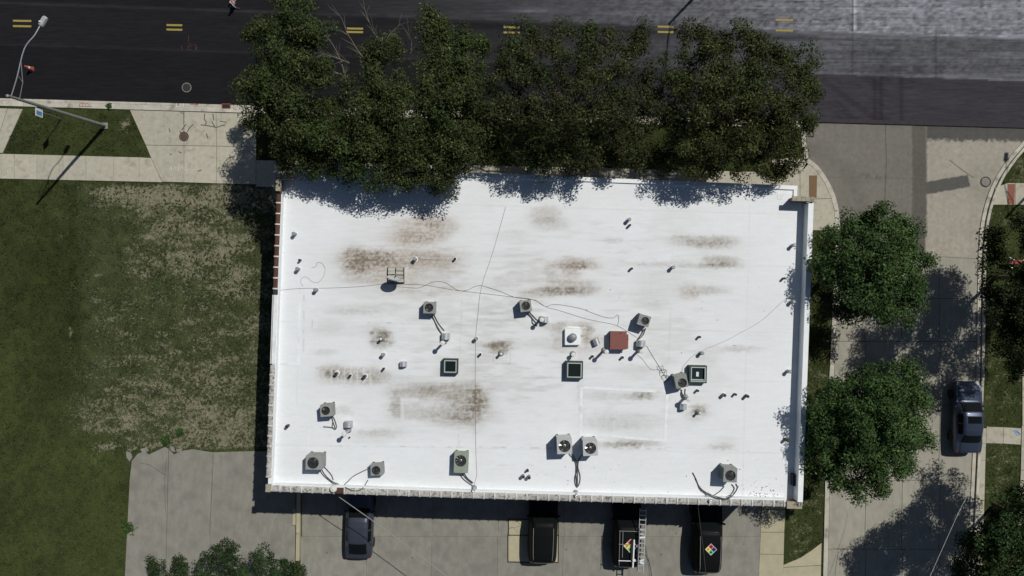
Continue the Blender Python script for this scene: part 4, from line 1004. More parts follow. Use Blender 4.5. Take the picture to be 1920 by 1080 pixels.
VENTS = [('silver', 550, 438, 'silver vent pipe inside the red coping tiles at the left roof edge'), ('black', 561, 487.5, 'small black pipe just above the curled loose wire'), ('silver', 556.5, 504, 'silver vent pipe left of the curled loose wire'),
 ('silver', 590.5, 543.5, 'silver vent pipe standing astride the cable that leads to the dish'), ('silver', 777.5, 485.5, 'dark-sided vent pipe on the brown stain right above the dish blocks'), ('black', 853, 485, 'small pipe at the right end of the dirty seam beyond the dish'),
 ('silver', 1180.5, 411, 'silver vent pipe with a black stub at its foot, upper right of the roof'), ('black', 1181.5, 422, 'black stub at the foot of the upper right silver vent'), ('black', 1185, 503.5, 'lone small black pipe between two dirty streaks right of centre'),
 ('silver', 1263, 501, 'silver vent pipe at the left end of the lower streaky stain on the right'), ('silver', 1490, 459.5, 'uppermost silver vent pipe beside the right parapet'), ('black', 1471.5, 522, 'small black pipe near the right parapet between two silver vents'),
 ('silver', 1489, 565.5, 'silver vent pipe by the right parapet where the long curved cable ends'), ('silver', 1481.5, 697, 'lowest silver vent pipe beside the right parapet'), ('silver', 1317.5, 662.5, 'silver vent pipe on the long curved cable above the tagged skylight'),
 ('black', 1312.5, 632, 'small black pipe above the vent on the long curved cable'), ('black', 1309, 733, 'small black pipe under the tagged skylight'), ('wide', 1359, 741.5, 'wide dark-mouthed pipe at the left of a row of three'), ('black', 1380, 740, 'small pipe in the middle of a row of three'), ('rust', 1402.5, 743.5, 'brown-mouthed pipe at the right end of a row of three'),
 ('black', 1168, 670.5, 'small black pipe just below the red-brown box'), ('black', 1111.5, 668.5, 'small black pipe touched by the shadow of the tall ball-capped pipe'), ('silver', 893, 635, 'messy silver vent pipe standing on the long straight cable'), ('black', 900.5, 665, 'small black pipe right of the long straight cable'),
 ('cone', 939, 664, 'rusty cone-based pipe in the square patch right of the long straight cable'), ('cone', 713.5, 636, 'rusty cone-based pipe in the darkest square stain on the left half'), ('cone', 1312, 775, 'rusty cone-based pipe in the small stain at lower right'),
 ('silver', 717.5, 665.5, 'small silver pipe below the darkest square stain'), ('black', 718.5, 692, 'small black pipe left below the lone metal hood'), ('wide', 629.5, 701, 'left pipe of the three in the long dirty strip at left'), ('black', 655.5, 705, 'small middle pipe of the three in the long dirty strip at left'), ('wide', 683, 706, 'right pipe of the three in the long dirty strip at left'),
 ('rust', 537, 800, 'rust-mouthed pipe near the lower left parapet'), ('tiny', 655, 820.5, 'tiny black stub right of the lower left ball-capped pipe'), ('wide', 981, 894.5, 'left one of two dark pipes near the lower parapet'), ('wide', 992, 896, 'right one of two dark pipes near the lower parapet'), ('black', 989.5, 883, 'little black pipe above the two dark pipes near the lower parapet'),
 ('rust', 1476.5, 825.5, 'brown-mouthed pipe in the spiky tree shadow by the right parapet')]
for v in VENTS: vent(*v)

# domed vent on a white square kerb
loc = U(1073.5, 632, ZR + .3); loc.z = ZR
o = thing('domed_vent', 'grey domed turbine vent on a white square base', 'roof vent', loc)
part('curb_base', MB().box((0, 0, .15), (.90, .94, .3), 0, .02), M['white'], o)
part('neck', MB().lathe([(.2, .3), (.18, .42)], 16), M['galv'], o)
part('dome', MB().lathe([(.19, .4), (.235, .44), (.24, .5), (.21, .58), (.14, .64), (.05, .665)], 20), M['lead'], o)
rb = MB()
for i in range(12):
    a = 2 * math.pi * i / 12
    rb.tube([(math.cos(a + t * .5) * r, math.sin(a + t * .5) * r, z) for t, (r, z) in zip((0, .5, 1), ((.243, .5), (.2, .6), (.06, .672)))], .008, 4)
part('rib', rb, M['steel'], o)

# red-brown box
loc = U(1160, 638, ZR + .55); loc.z = ZR
o = thing('equipment_box', 'red-brown metal box on the middle of the roof', 'metal box', loc, math.radians(-1))
part('body', MB().box((0, 0, .27), (.92, 1.0, .54)), M['teal'], o)
part('lid', MB().box((-.02, 0, .565), (.95, 1.06, .05)), M['red_box'], o)
part('side_flange', MB().box((.50, -.07, .53), (.12, .84, .04)), M['red_box'], o)
part('handle', MB().box((.1, .42, .6), (.2, .03, .02)), M['black_metal'], o)
part('latch', MB().box((.575, .06, .5), (.05, .06, .05)), M['steel'], o)

def skylight(px, py, w, d, h, label, tagged=False, open_=True):
    loc = U(px, py, ZR + h); loc.z = ZR
    o = thing('skylight', label, 'skylight', loc, math.radians(-1.2), 'square skylights on the roof')
    c = MB(); t = .09
    for x, y, a, b in ((0, -d / 2 + t / 2, w, t), (0, d / 2 - t / 2, w, t), (-w / 2 + t / 2, 0, t, d - 2 * t), (w / 2 - t / 2, 0, t, d - 2 * t)): c.box((x, y, h / 2 - .005), (a, b, h - .01))
    part('curb', c, M['teal'], o)
    w2, d2 = w - .16, d - .16; s = .055; f = MB()
    for x, y, a, b in ((0, -d2 / 2 + s / 2, w2, s), (0, d2 / 2 - s / 2, w2, s), (-w2 / 2 + s / 2, 0, s, d2 - 2 * s), (w2 / 2 - s / 2, 0, s, d2 - 2 * s)): f.box((x, y, h + .012), (a, b, .036))
    part('frame', f, M['sky_frame'], o)
    part('pane', MB().box((0, 0, h - .12 if tagged else h - .05), (w2 - .06, d2 - .06, .02)), M['teal_glass'] if tagged else M['skylight_glass'], o)
    if tagged:
        g = part('tag', MB().box((-.01, .0, h - .10), (.15, .26, .012)), M['sign_white'], o)
        for yy in (-.06, .0, .06): part('mark', MB().box((.02, yy, h - .092), (.04, .03, .006)), M['steel'], g)
        part('ledge', MB().box((0, -d2 / 2 + .11, h - .06), (w2 - .16, .07, .04)), M['sky_frame'], o)
    return o
skylight(844.5, 687, .88, .88, .42, 'dark square skylight left of the long straight cable')
skylight(1077, 694, 1.0, 1.02, .45, 'dark square skylight below the domed vent')
skylight(1309, 702, 1.02, 1.02, .42, 'square skylight with a white tag inside', True)

# satellite dish on a sled weighted with concrete blocks
loc = U(742, 515, ZR + .1); loc.z = ZR
o = thing('satellite_dish', 'grey satellite dish on a dark block-weighted sled', 'satellite dish', loc)
sled = MB().box((0, -.04, .04), (.99, .94, .06)); part('sled', sled, M['black_metal'], o)
bm_ = MB().box((0, 0, .1), (.40, .185, .16)).mesh('concrete_block', M['block'])
for x, y in ((-.23, .32), (.24, .31), (-.23, .10), (.24, .085), (-.23, -.12), (.24, -.13)):
    link('block', bm_, o, (x, y + random.uniform(-.015, .015), .05), random.uniform(-.05, .05))
for x, y in ((-.23, -.36), (.27, -.35)): link('block', bm_, o, (x, y, .05), random.uniform(-.04, .04))
mast = MB().tube([(-.05, -.42, .08), (-.05, -.42, .78)], .035, 8); part('mast', mast, M['black_metal'], o)
part('strut', MB().tube([(-.35, -.45, .09), (-.05, -.42, .6)], .016, 6), M['black_metal'], o)
part('strut', MB().tube([(.28, -.45, .09), (-.05, -.42, .6)], .016, 6), M['black_metal'], o)
nrm = Vector((.25, .93, .20)).normalized()
dm = MB(); n = 28; vs = []; rings = (0, .25, .5, .75, 1.0); a1 = nrm.cross(Vector((0, 0, 1))).normalized(); a2 = nrm.cross(a1)
cen = Vector((0.0, -.34, .92))
for rr in rings:
    for j in range(n):
        t = 2 * math.pi * j / n; vs.append(cen + a1 * .44 * rr * math.cos(t) + a2 * .40 * rr * math.sin(t) + nrm * (.12 * rr * rr))
nv = len(vs); vs += [v - nrm * .014 for v in vs]
fs = []
for i in range(4):
    for j in range(n):
        q = (i * n + j, i * n + (j + 1) % n, (i + 1) * n + (j + 1) % n, (i + 1) * n + j); fs += [q, tuple(v + nv for v in q[::-1])]
fs += [(4 * n + j, 4 * n + (j + 1) % n, nv + 4 * n + (j + 1) % n, nv + 4 * n + j) for j in range(n)]
dm.add(vs, fs); dm.smooth = True; part('reflector', dm, M['dish'], o)
arm0 = cen - a2 * .0 + Vector((0, 0, -.36)); arm1 = cen + nrm * .34 + Vector((0, 0, -.22))
part('feed_arm', MB().tube([cen + Vector((0, 0, -.34)), arm1], .014, 6), M['black_metal'], o)
part('feed_horn', MB().box(arm1, (.05, .07, .05)), M['steel'], o)

# loose cables lying on the membrane
def cable(pts, label, r=.009, cat='cable'):
    P = [U(x, y, ZR + .012) for x, y in smooth_line(pts, 4)]
    o = part('roof_cable', MB().tube([p - P[0] for p in P], r, 5), M['cable'], None, P[0])
    return tag(o, label, cat, 'loose cables across the roof')
cable([(519, 545), (560, 541), (620, 540), (680, 537), (724, 531)], 'thin cable from the red-tiled left edge to the satellite dish')
cable([(738, 537), (765, 539), (784, 540), (798, 534.6), (813, 528.6), (830, 528.6), (842, 534), (854, 542), (866, 545.5), (877, 543.6), (891, 537), (903, 535.4), (920, 540.7), (937, 546), (964, 557), (985, 560), (1004, 563), (1014, 570), (1024.6, 575), (1035, 571), (1054, 572), (1089, 578.5), (1106, 585), (1133, 594.6), (1150, 596), (1158, 590), (1160, 600), (1158, 610)], 'wavy cable running from the dish past the upper middle condenser to the red-brown box', .010)
cable([(740, 534.5), (790, 534), (854, 544), (904, 550), (960, 556.7), (1000, 562), (1025, 576), (1047, 581.7), (1089, 595), (1120, 602.5), (1152, 608.8), (1172, 619), (1195, 633.7)], 'straighter cable below the wavy one from the dish to the tilted condenser')
cable([(948, 388), (925, 470), (903, 537), (896, 590), (892, 637), (891, 740), (892, 830), (893, 870), (894, 890), (888, 912)], 'long straight cable crossing the whole roof from the street trees to the lower parapet', .008)
cable([(584, 502), (592.7, 499.8), (594, 493), (603.5, 493.7), (609.5, 504.6), (606, 519), (596, 529.8), (584, 527.4), (574.6, 519.5), (566, 521.4), (564, 529.8), (568.6, 537)], 'curled loose wire near the left roof edge', .007)
cable([(1484, 544), (1478, 552), (1475.8, 559), (1465.6, 566.5), (1453, 578.7), (1425, 603), (1384, 626.6), (1353.6, 642), (1319, 656), (1300.6, 666), (1286, 680.6), (1280, 688.7), (1278.8, 697)], 'long curved cable from the right parapet to the tagged skylight', .007)
cable([(1212, 648), (1222, 665), (1235, 686), (1244, 701), (1252, 713)], 'taut dark cable from the hood beside the red-brown box to the leaning condenser', .012)
cable([(1193, 663), (1206, 675), (1216, 689), (1225, 693), (1233, 693), (1238, 690)], 'thin wire sagging below the hood beside the red-brown box', .008)
coil = []
for i in range(60):
    t = i / 59; a = t * 34; q = 2.2 + 4.5 * abs(math.sin(t * 9.3)) + random.uniform(-1, 1.6); coil.append((1238 + t * 12 + math.cos(a) * q + random.uniform(-1.5, 1.5), 688 + t * 26 + math.sin(a) * q + random.uniform(-1.5, 1.5)))
cable(coil, 'tangled coil of wire left of the leaning condenser', .009)

# blown leaves and grit on the roof
def litter():
    vs = []; n = 130
    for i in range(n):
        if i < 60: x, y = random.gauss(1418, 22), random.gauss(924, 7)
        elif i < 80: x, y = random.gauss(1436, 6), random.gauss(933, 2)
        else: x, y = random.uniform(1060, 1470), random.uniform(860, 935) if i < 110 else random.uniform(480, 720)
        p = U(x, y, ZR + .01); s = random.uniform(.015, .045); a = random.uniform(0, 6)
        for k in range(4): vs.append((p.x + s * math.cos(a + k * 1.57) * (1 if k % 2 else .6), p.y + s * math.sin(a + k * 1.57) * (1 if k % 2 else .6), p.z + random.uniform(0, .015)))
    b = MB(); b.add(vs, [(4 * i, 4 * i + 1, 4 * i + 2, 4 * i + 3) for i in range(n)]); return b
tag(part('leaf_litter', litter(), M['rust'], None), kind='stuff')

# ------------------------------------------------------------------ vehicles
def car(label, cat, name, px, py, rz, L, Wd, st, paint, rails=False, sunroof=False, grp=None, wheel=.34):
    """st rows: t, z_low, z_belt, half width belt (fraction), z_top, half width top (fraction)"""
    st = np.array(st, float); hw = Wd / 2
    tt = st[:, 0]
    def prof(t):
        r = [np.interp(t, tt, st[:, i]) for i in range(1, 6)]
        zl, zb, wb, zt, wt = r; wb *= hw; wt *= hw
        return np.array([(wb * .93, zl), (wb * 1.0, zl + (zb - zl) * .45), (wb * .985, zb - .02), (wb * .95, zb + .015), (wt * 1.03, zt - .06 - .02), (wt * .9, zt - .015), (wt * .5, zt + .012), (0, zt + .02)])
    def sp(t, v):                          # v in -7..7, 0 = roof centre line, +-7 = sill
        P = prof(t); a = 7 - abs(v); y = np.interp(a, range(8), P[:, 0]); z = np.interp(a, range(8), P[:, 1])
        return Vector((t * L, -y if v < 0 else y, z))
    def patch(t0, t1, v0, v1, off, nt_=8, nv=8, trap=0.0):
        g = [[None] * (nv + 1) for _ in range(nt_ + 1)]
        for i in range(nt_ + 1):
            for j in range(nv + 1):
                u = i / nt_; w = j / nv
                t = t0 + (t1 - t0) * u; v = v0 + (v1 - v0) * w
                if trap: t += trap * (1 - abs(2 * w - 1) ** 2.5)
                e = 1e-3
                p = sp(t, v); dt = sp(t + e, v) - sp(t - e, v); dv = sp(t, v + .02) - sp(t, v - .02)
                nn = dt.cross(dv)
                if nn.length < 1e-12: nn = Vector((0, 0, 1))
                nn.normalize()
                if nn.dot(Vector((0, p.y * .6, 1.0 if abs(v) < 4 else .1)) + Vector((.5 if t > .4 else (-.5 if t < -.4 else 0), 0, 0))) < 0: nn = -nn
                g[i][j] = p + nn * off
        b = MB(); vs = [p for r in g for p in r]; k = nv + 1
        fs = [(i * k + j, i * k + j + 1, (i + 1) * k + j + 1, (i + 1) * k + j) for i in range(nt_) for j in range(nv)]
        b.add(vs, fs); b.smooth = True; return b
    loc = U(px, py, ZG + .01)
    o = thing(name, label, cat, loc, math.radians(rz), grp)
    N = 72; vv = [-7, -6.5, -6, -5.5, -5, -4.6, -4, -3.5, -3, -2.5, -2, -1.5, -1, -.5, 0]; vv = vv + [-v for v in vv[:-1]][::-1]
    ts = np.unique(np.concatenate([np.linspace(-.5, .5, N), tt])); b = MB(); vs = []
    for t in ts: vs += [sp(t, v) for v in vv]
    k = len(vv); n = len(ts)
    fs = [(i * k + j, i * k + j + 1, (i + 1) * k + j + 1, (i + 1) * k + j) for i in range(n - 1) for j in range(k - 1)]
    fs += [tuple(range(k))[::-1], tuple(range((n - 1) * k, n * k))]
    fs += [(i * k, (i + 1) * k, (i + 1) * k + k - 1, i * k + k - 1) for i in range(n - 1)]
    b.add(vs, fs); b.smooth = True
    part('body', b, M[paint], o).data
    return o, patch, sp

def dress(o, patch, sp, L, Wd, ws, rw, sides, paint, wheel=.34, wx=(.31, -.29), roof=None, rails=None):
    part('windshield', patch(ws[0], ws[1], -2.55, 2.55, .006, 8, 12, ws[2] if len(ws) > 2 else 0), M['glass'], o)
    part('rear_window', patch(rw[0], rw[1], -2.5, 2.5, .006, 8, 12, rw[2] if len(rw) > 2 else 0), M['glass'], o)
    for s in (-1, 1):
        for a, b_ in sides: part('side_window', patch(a, b_, s * 3.8, s * 3.12, .006, 6, 4), M['tinted_glass'], o)
        part('headlight', patch(.455, .492, s * 3.9, s * 2.2, .006, 4, 4), M['lamp_clear'], o)
        part('tail_light', patch(-.495, -.462, s * 4.8, s * 3.3, .006, 4, 4), M['lamp_red'], o)
        mt = sp(ws[0] - .045, s * 4.0)
        mb = MB(); mb.box((mt.x, mt.y + s * .10, mt.z + .05), (.11, .2, .14), s * .25, .03); part('mirror', mb, M[paint], o)
        for wxx in wx:
            w = part('wheel', MB(), M['tyre'], o, (wxx * L, s * (Wd / 2 - .10), wheel)); 
            prof = [(wheel * .6, -.10), (wheel * .97, -.10), (wheel, -.06), (wheel, .06), (wheel * .97, .10), (wheel * .6, .10)]
            tb = MB().lathe(prof, 24); w.data = tb.mesh('wheel', M['tyre']); w.rotation_euler = (math.radians(90), 0, 0)
            rm = part('rim', MB().lathe([(wheel * .6, -.085), (wheel * .6, .085)], 16), M['rim'], w)
    for a in (.30, .07, -.16):
        for s in (-1, 1): part('door_seam', patch(a - .0012, a + .0012, s * 6.6, s * 4.1, .003, 1, 6), M['trim'], o)
    part('front_bumper_grille', patch(.494, .4995, -5.2, 5.2, .006, 2, 10), M['trim'], o)
    part('bonnet_seam', patch(ws[0] + .012, ws[0] + .0155, -2.7, 2.7, .004, 1, 10), M['trim'], o)
    if rails:
        for s in (-1, 1):
            pts = [sp(t, s * 2.35) + Vector((0, 0, .05 if 0 < i < 7 else .0)) for i, t in enumerate(np.linspace(rails[0], rails[1], 8))]
            part('roof_rail', MB().tube(pts, .018, 6), M['steel'], o)
    if roof: part('sunroof', patch(roof[0], roof[1], -1.5, 1.5, .006, 4, 8), M['glass'], o)

#          t     zlow  zbelt wb    ztop  wt
SUV = [(-.50, .44, .78, .66, .82, .50), (-.495, .38, .88, .76, .96, .56), (-.485, .34, .96, .83, 1.10, .60), (-.46, .31, 1.01, .90, 1.36, .63), (-.43, .30, 1.03, .945, 1.58, .65), (-.39, .29, 1.04, .97, 1.68, .67), (-.30, .28, 1.04, .99, 1.72, .70), (-.05, .28, 1.03, 1.0, 1.74, .72), (.06, .28, 1.02, 1.0, 1.71, .71), (.10, .28, 1.01, 1.0, 1.65, .70), (.215, .28, 1.0, .985, 1.14, .78), (.235, .28, .99, .975, 1.08, .82), (.35, .28, .95, .95, 1.02, .80), (.43, .30, .87, .90, .94, .74), (.475, .34, .76, .80, .83, .64), (.50, .42, .62, .64, .66, .52)]
HATCH = [(-.50, .42, .72, .74, .76, .56), (-.49, .36, .84, .86, .92, .62), (-.465, .30, .90, .92, 1.00, .66), (-.42, .28, .93, .96, 1.08, .68), (-.34, .26, .94, .98, 1.22, .66), (-.22, .25, .94, 1.0, 1.40, .66), (-.12, .25, .93, 1.0, 1.455, .68), (.0, .25, .92, 1.0, 1.46, .69), (.08, .25, .91, 1.0, 1.42, .69), (.12, .25, .90, 1.0, 1.36, .69), (.25, .25, .88, .985, .98, .80), (.27, .25, .87, .98, .94, .83), (.38, .26, .82, .96, .88, .80), (.46, .28, .74, .90, .80, .72), (.485, .33, .64, .82, .70, .64), (.50, .40, .55, .70, .58, .56)]
SEDAN = [(-.50, .42, .72, .78, .78, .62), (-.49, .36, .84, .88, .93, .70), (-.465, .30, .90, .94, .99, .74), (-.40, .28, .92, .97, 1.03, .74), (-.345, .27, .93, .98, 1.06, .74), (-.22, .26, .94, 1.0, 1.38, .66), (-.17, .26, .94, 1.0, 1.43, .67), (-.05, .25, .93, 1.0, 1.47, .70), (.04, .25, .92, 1.0, 1.46, .70), (.08, .25, .91, 1.0, 1.41, .69), (.215, .25, .89, .99, 1.02, .80), (.24, .25, .88, .98, .97, .84), (.36, .26, .84, .97, .92, .82), (.44, .28, .76, .93, .84, .76), (.482, .33, .66, .84, .72, .66), (.50, .40, .56, .72, .60, .58)]

o, pa, sp = car('slate-blue hatchback parked nose to the wall under the overhead wire', 'car', 'parked_car', 679, 976, 88.5, 4.45, 1.80, HATCH, 'paint_slate')
dress(o, pa, sp, 4.45, 1.80, (.245, .125, .015), (-.405, -.235, -.012), ((.115, -.04), (-.06, -.22)), 'paint_slate', .32)
o, pa, sp = car('black car without roof load parked beside the beige concrete patch', 'car', 'parked_car', 1017, 980, 88.5, 4.75, 1.92, SUV, 'paint_black')
dress(o, pa, sp, 4.75, 1.92, (.212, .108, .012), (-.482, -.405, -.006), ((.09, -.10), (-.12, -.28), (-.30, -.42)), 'paint_black', .36, rails=(-.40, .04))
o, pa, sp = car('black van with a ladder, white pipe and cut-off coloured diamond on its roof rack', 'van', 'parked_van', 1171.5, 988, 88.5, 4.7, 1.86, SUV, 'paint_black')
dress(o, pa, sp, 4.7, 1.86, (.212, .108, .012), (-.482, -.405, -.006), ((.09, -.10), (-.12, -.28), (-.30, -.42)), 'paint_black', .36)
van = o
o, pa, sp = car('black truck-like car with a whole four-colour diamond on its roof', 'car', 'parked_car', 1319, 995, 88.5, 4.95, 1.96, SUV, 'paint_black')
dress(o, pa, sp, 4.95, 1.96, (.212, .108, .012), (-.482, -.405, -.006), ((.09, -.10), (-.12, -.28), (-.30, -.42)), 'paint_black', .38, rails=(-.42, .04))
suv = o
o, pa, sp = car('dark silver-blue sedan with sunroof parked along the right kerb', 'car', 'parked_car', 1803, 779, 89.2, 4.68, 1.80, SEDAN, 'paint_silver')
o.location.z = .004
dress(o, pa, sp, 4.68, 1.80, (.208, .085, .015), (-.335, -.225, -.012), ((.065, -.06), (-.08, -.22)), 'paint_silver', .33, roof=(-.06, .035))

def diamond(parent, cx, cy, z, r, full=True):
    """four-colour placard lying flat, local coordinates, car front along +x"""
    names = {'red': (1, 0), 'blue': (0, -1), 'green': (-1, 0), 'yellow': (0, 1)}
    base = MB().prism([(cx + r * 1.06, cy), (cx, cy + r * 1.06), (cx - r * 1.06, cy), (cx, cy - r * 1.06)], z - .008, z)
    part('placard', base, M['d_white'], parent)
    h = r / 2
    for nme, (a, b) in names.items():
        q = [(cx + a * h + h * .94, cy + b * h), (cx + a * h, cy + b * h + h * .94), (cx + a * h - h * .94, cy + b * h), (cx + a * h, cy + b * h - h * .94)]
        part('placard_cell', MB().prism(q, z, z + .004), M['d_' + nme], parent)
        k = h * .42; X, Y = cx + a * h, cy + b * h
        g = MB()
        if nme == 'yellow':
            for dx in (-.55, .05, .65): g.box((X + dx * k, Y, z + .008), (k * .28, k * 1.5, .004), .78)
            g.box((X, Y + k * .7, z + .0085), (k * 1.5, k * .26, .004), .78)
        elif nme == 'green':
            g.lathe([(k * .9, z + .004), (k * .9, z + .009)], 12, (X, Y, 0)); g.smooth = False
        else:
            g.box((X, Y, z + .008), (k * 1.4, k * 1.4, .004), .785)
        part('placard_mark', g, M['d_' + nme + 'i'], parent)
# the van's rack and its load
zt = 1.80
rk = MB()
for y in (-.62, .62): rk.tube([(-1.85, y, zt + .06), (.35, y, zt + .06)], .02, 6)
part('roof_rack', rk, M['steel'], van)
for x in (-1.55, -.5, .35):
    part('cross_bar', MB().tube([(x, -.66, zt + .06), (x, .66, zt + .06)], .018 if x > -1 else .032, 6), M['alu'] if x < -1 else M['steel'], van)
part('roof_frame', MB().tube([(-1.35, .42, zt + .05), (.3, .42, zt + .05)], .014, 6), M['alu'], van)
diamond(van, -.62, -.10, zt - .012, .43)
cs = U(1185.2, 1033, zt + .06); cs = tag(part('tool_case', MB().box((0, 0, .07), (.20, 1.5, .14), -.03, .03), M['trim'], None, cs), 'long black case on the van roof hiding half of the coloured diamond', 'case')
def W2(px, py, z): return U(px, py, z)
tubeA, tubeB = U(1189, 1012, zt + .22), U(1186.5, 1064, zt + .22)
t = part('plastic_pipe', MB().tube([Vector((0, 0, 0)), tubeB - tubeA], .055, 10), M['pvc'], None, tubeA); tag(t, 'thick white plastic pipe strapped along the van roof beside the ladder', 'pipe')
part('strap', MB().box((tubeB - tubeA) * .74 + Vector((.05, 0, .05)), (.2, .16, .06), .3, .02), M['sign_white'], t)
la, lb = U(1206, 953, 2.12), U(1200.3, 1074, 2.12)
lad = thing('ladder', 'aluminium extension ladder lying on the van roof rack', 'ladder', la)
d = (lb - la); Ln = d.length; d.normalize(); nn = Vector((-d.y, d.x, 0))
for k, w, dz, x0, x1 in ((0, .40, 0, .0, Ln), (1, .33, .07, Ln * .30, Ln * .97)):
    for s in (-1, 1):
        bx = MB(); c = d * (x0 + x1) / 2 + nn * s * w / 2; bx.box((c.x, c.y, dz), (x1 - x0, .035, .075), math.atan2(d.y, d.x)); part('rail', bx, M['alu'], lad)
nr = 14
for i in range(nr):
    p = d * (Ln * (i + .5) / nr); part('rung', MB().box((p.x, p.y, .02), (.045, .40, .03), math.atan2(d.y, d.x)), M['alu'], lad)
for i in range(9):
    p = d * (Ln * (.33 + .62 * i / 9)); part('rung', MB().box((p.x, p.y, .09), (.045, .33, .03), math.atan2(d.y, d.x)), M['alu'], lad)
for f, a in ((.44, .1), (.80, .5), (.83, -.3)):
    p = d * (Ln * f); part('strap', MB().box((p.x, p.y, .135), (.10, .36, .03), math.atan2(d.y, d.x) + a), M['sign_white'], lad)
diamond(suv, -.60, -.02, 1.765, .36)
# a cord hanging over the van side on to the ground
cp = [U(1209.5, 1022, 2.0), U(1211, 1030, 1.2), U(1213.5, 1040, .3), U(1217, 1052, ZG + .03), U(1220, 1066, ZG + .03), U(1223, 1084, ZG + .03), U(1225, 1110, ZG + .03)]
tag(part('power_cord', MB().tube([p - cp[0] for p in cp], .016, 6), M['cable'], None, cp[0]), 'dark cord trailing from the ladder over the parking lot', 'cord')

# low concrete edge between the two lots
o = thing('concrete_wall', 'low narrow concrete wall between the two parking areas', 'wall', U(559, 1000, ZG))
for (a, b, w, hh) in (((560, 868), (558.5, 1000), .24, .28), ((558.5, 1000.6), (557.5, 1052), .24, .28), ((551.5, 955), (551, 985), .22, .16)):
    A, B = U(*a, ZG + hh), U(*b, ZG + hh); c = (A + B) / 2 - o.location; dd = B - A
    part('wall_stone', MB().box((c.x, c.y, hh / 2), (dd.length, w, hh), math.atan2(dd.y, dd.x), .02), M['beige_slab'], o)

# ------------------------------------------------------------------ street furniture
def street_lamp(base_px, top_off, arm_vec, label, z0=ZG):
    b = U(*base_px, z0)
    o = thing('street_lamp', label, 'street lamp', b, 0, 'tall street lamps along the roads')
    top = Vector((top_off[0], top_off[1], 9.0)); a = Vector((arm_vec[0], arm_vec[1], 0))
    part('base_plate', MB().box((0, 0, .03), (.4, .4, .06)), M['steel'], o)
    part('pole', MB().tube([(0, 0, 0), top * .5, top], [.125, .105, .075], 12), M['steel'], o)
    part('pole_cap', MB().lathe([(.09, 0), (.08, .05), (.02, .08)], 10, top), M['steel'], o)
    s = top * (8.75 / 9)
    pts = [s + Vector((0, 0, 0)), s + a * .25 + Vector((0, 0, .32)), s + a * .6 + Vector((0, 0, .66)), s + a * .8 + Vector((0, 0, .72)), s + a * .93 + Vector((0, 0, .72))]
    side = Vector((-a.y, a.x, 0)).normalized()
    pts[2] -= side * -.16
    part('arm', MB().tube([tuple(p) for p in smooth_line(pts, 4)], .029, 8), M['galv'], o)
    s2 = top * (8.1 / 9)
    j = pts[2] * .55 + pts[1] * .45
    part('brace', MB().tube([s2, s2 + (j - s2) * .5 - side * .16, j], .022, 6), M['galv'], o)
    m = s2 + (j - s2) * .5 - side * .16; q = s + a * .28 + Vector((0, 0, .35))
    part('brace_link', MB().tube([m, q], .014, 5), M['galv'], o)
    h = part('lamp_head', MB(), M['alu'], o, tuple(s + a * 1.0 + Vector((0, 0, .70))), math.atan2(a.y, a.x))
    h.data = MB().box((0, 0, 0), (.58, .25, .14), 0, .05).mesh('lamp_head', M['alu'])
    part('lens', MB().box((.03, 0, -.085), (.42, .24, .04)), M['lamp_clear'], h)
    part('photocell', MB().lathe([(.05, .07), (.05, .13), (.03, .15)], 10, (-.1, .06, 0)), M['sign_white'], h)
    return o
street_lamp((197, 236), (-.04, -.46), (2.2, 3.85), 'grey street lamp leaning over the dark lane at upper left')
street_lamp((2014, 274), (0, 0), (.3, 4.3), 'street lamp standing just past the right side of the corner lawn')
street_lamp((1381, -88), (0, 0), (-.3, -4.2), 'street lamp on the far side of the road beyond the trees', 0)

o = thing('sign_post', 'thin post with a small white and blue sign on the verge lawn', 'street sign', U(114.5, 223, ZG))
tp = U(66, 206, 3.1) - o.location
part('post', MB().tube([(0, 0, 0), tp], .028, 6), M['steel'], o)
part('plate', MB().box((tp.x + .03, tp.y - .1, tp.z - .32), (.02, .50, .66)), M['sign_white'], o)
part('panel', MB().box((tp.x + .044, tp.y - .12, tp.z - .30), (.008, .22, .50)), M['sign_blue'], o)
for i in range(4): part('letter_row', MB().box((tp.x + .046, tp.y - .27, tp.z - .12 - i * .12), (.008, .07, .05)), M['sign_blue'], o)

o = thing('sign_post', 'thin dark post on the right corner lawn whose sign is out past the edge', 'street sign', U(1880, 426, ZG))
part('post', MB().tube([(0, 0, 0), (0, 0, 2.7)], .03, 6), M['steel'], o)
part('plate', MB().box((0, 0, 2.5), (.62, .03, .62), .5), M['sign_white'], o)

o = thing('traffic_cone', 'orange traffic cone standing on the dark lane by the lamp arm', 'traffic cone', U(60, 130, 0)); o.scale = (.85, .85, .85)
part('base', MB().box((0, 0, .03), (.42, .42, .05), .2), M['black_metal'], o)
part('body', MB().lathe([(.19, .05), (.13, .40)], 16), M['orange'], o)
part('collar', MB().lathe([(.131, .40), (.105, .55)], 16), M['sign_white'], o)
part('tip', MB().lathe([(.104, .55), (.05, .82), (.03, .84)], 16), M['orange'], o)

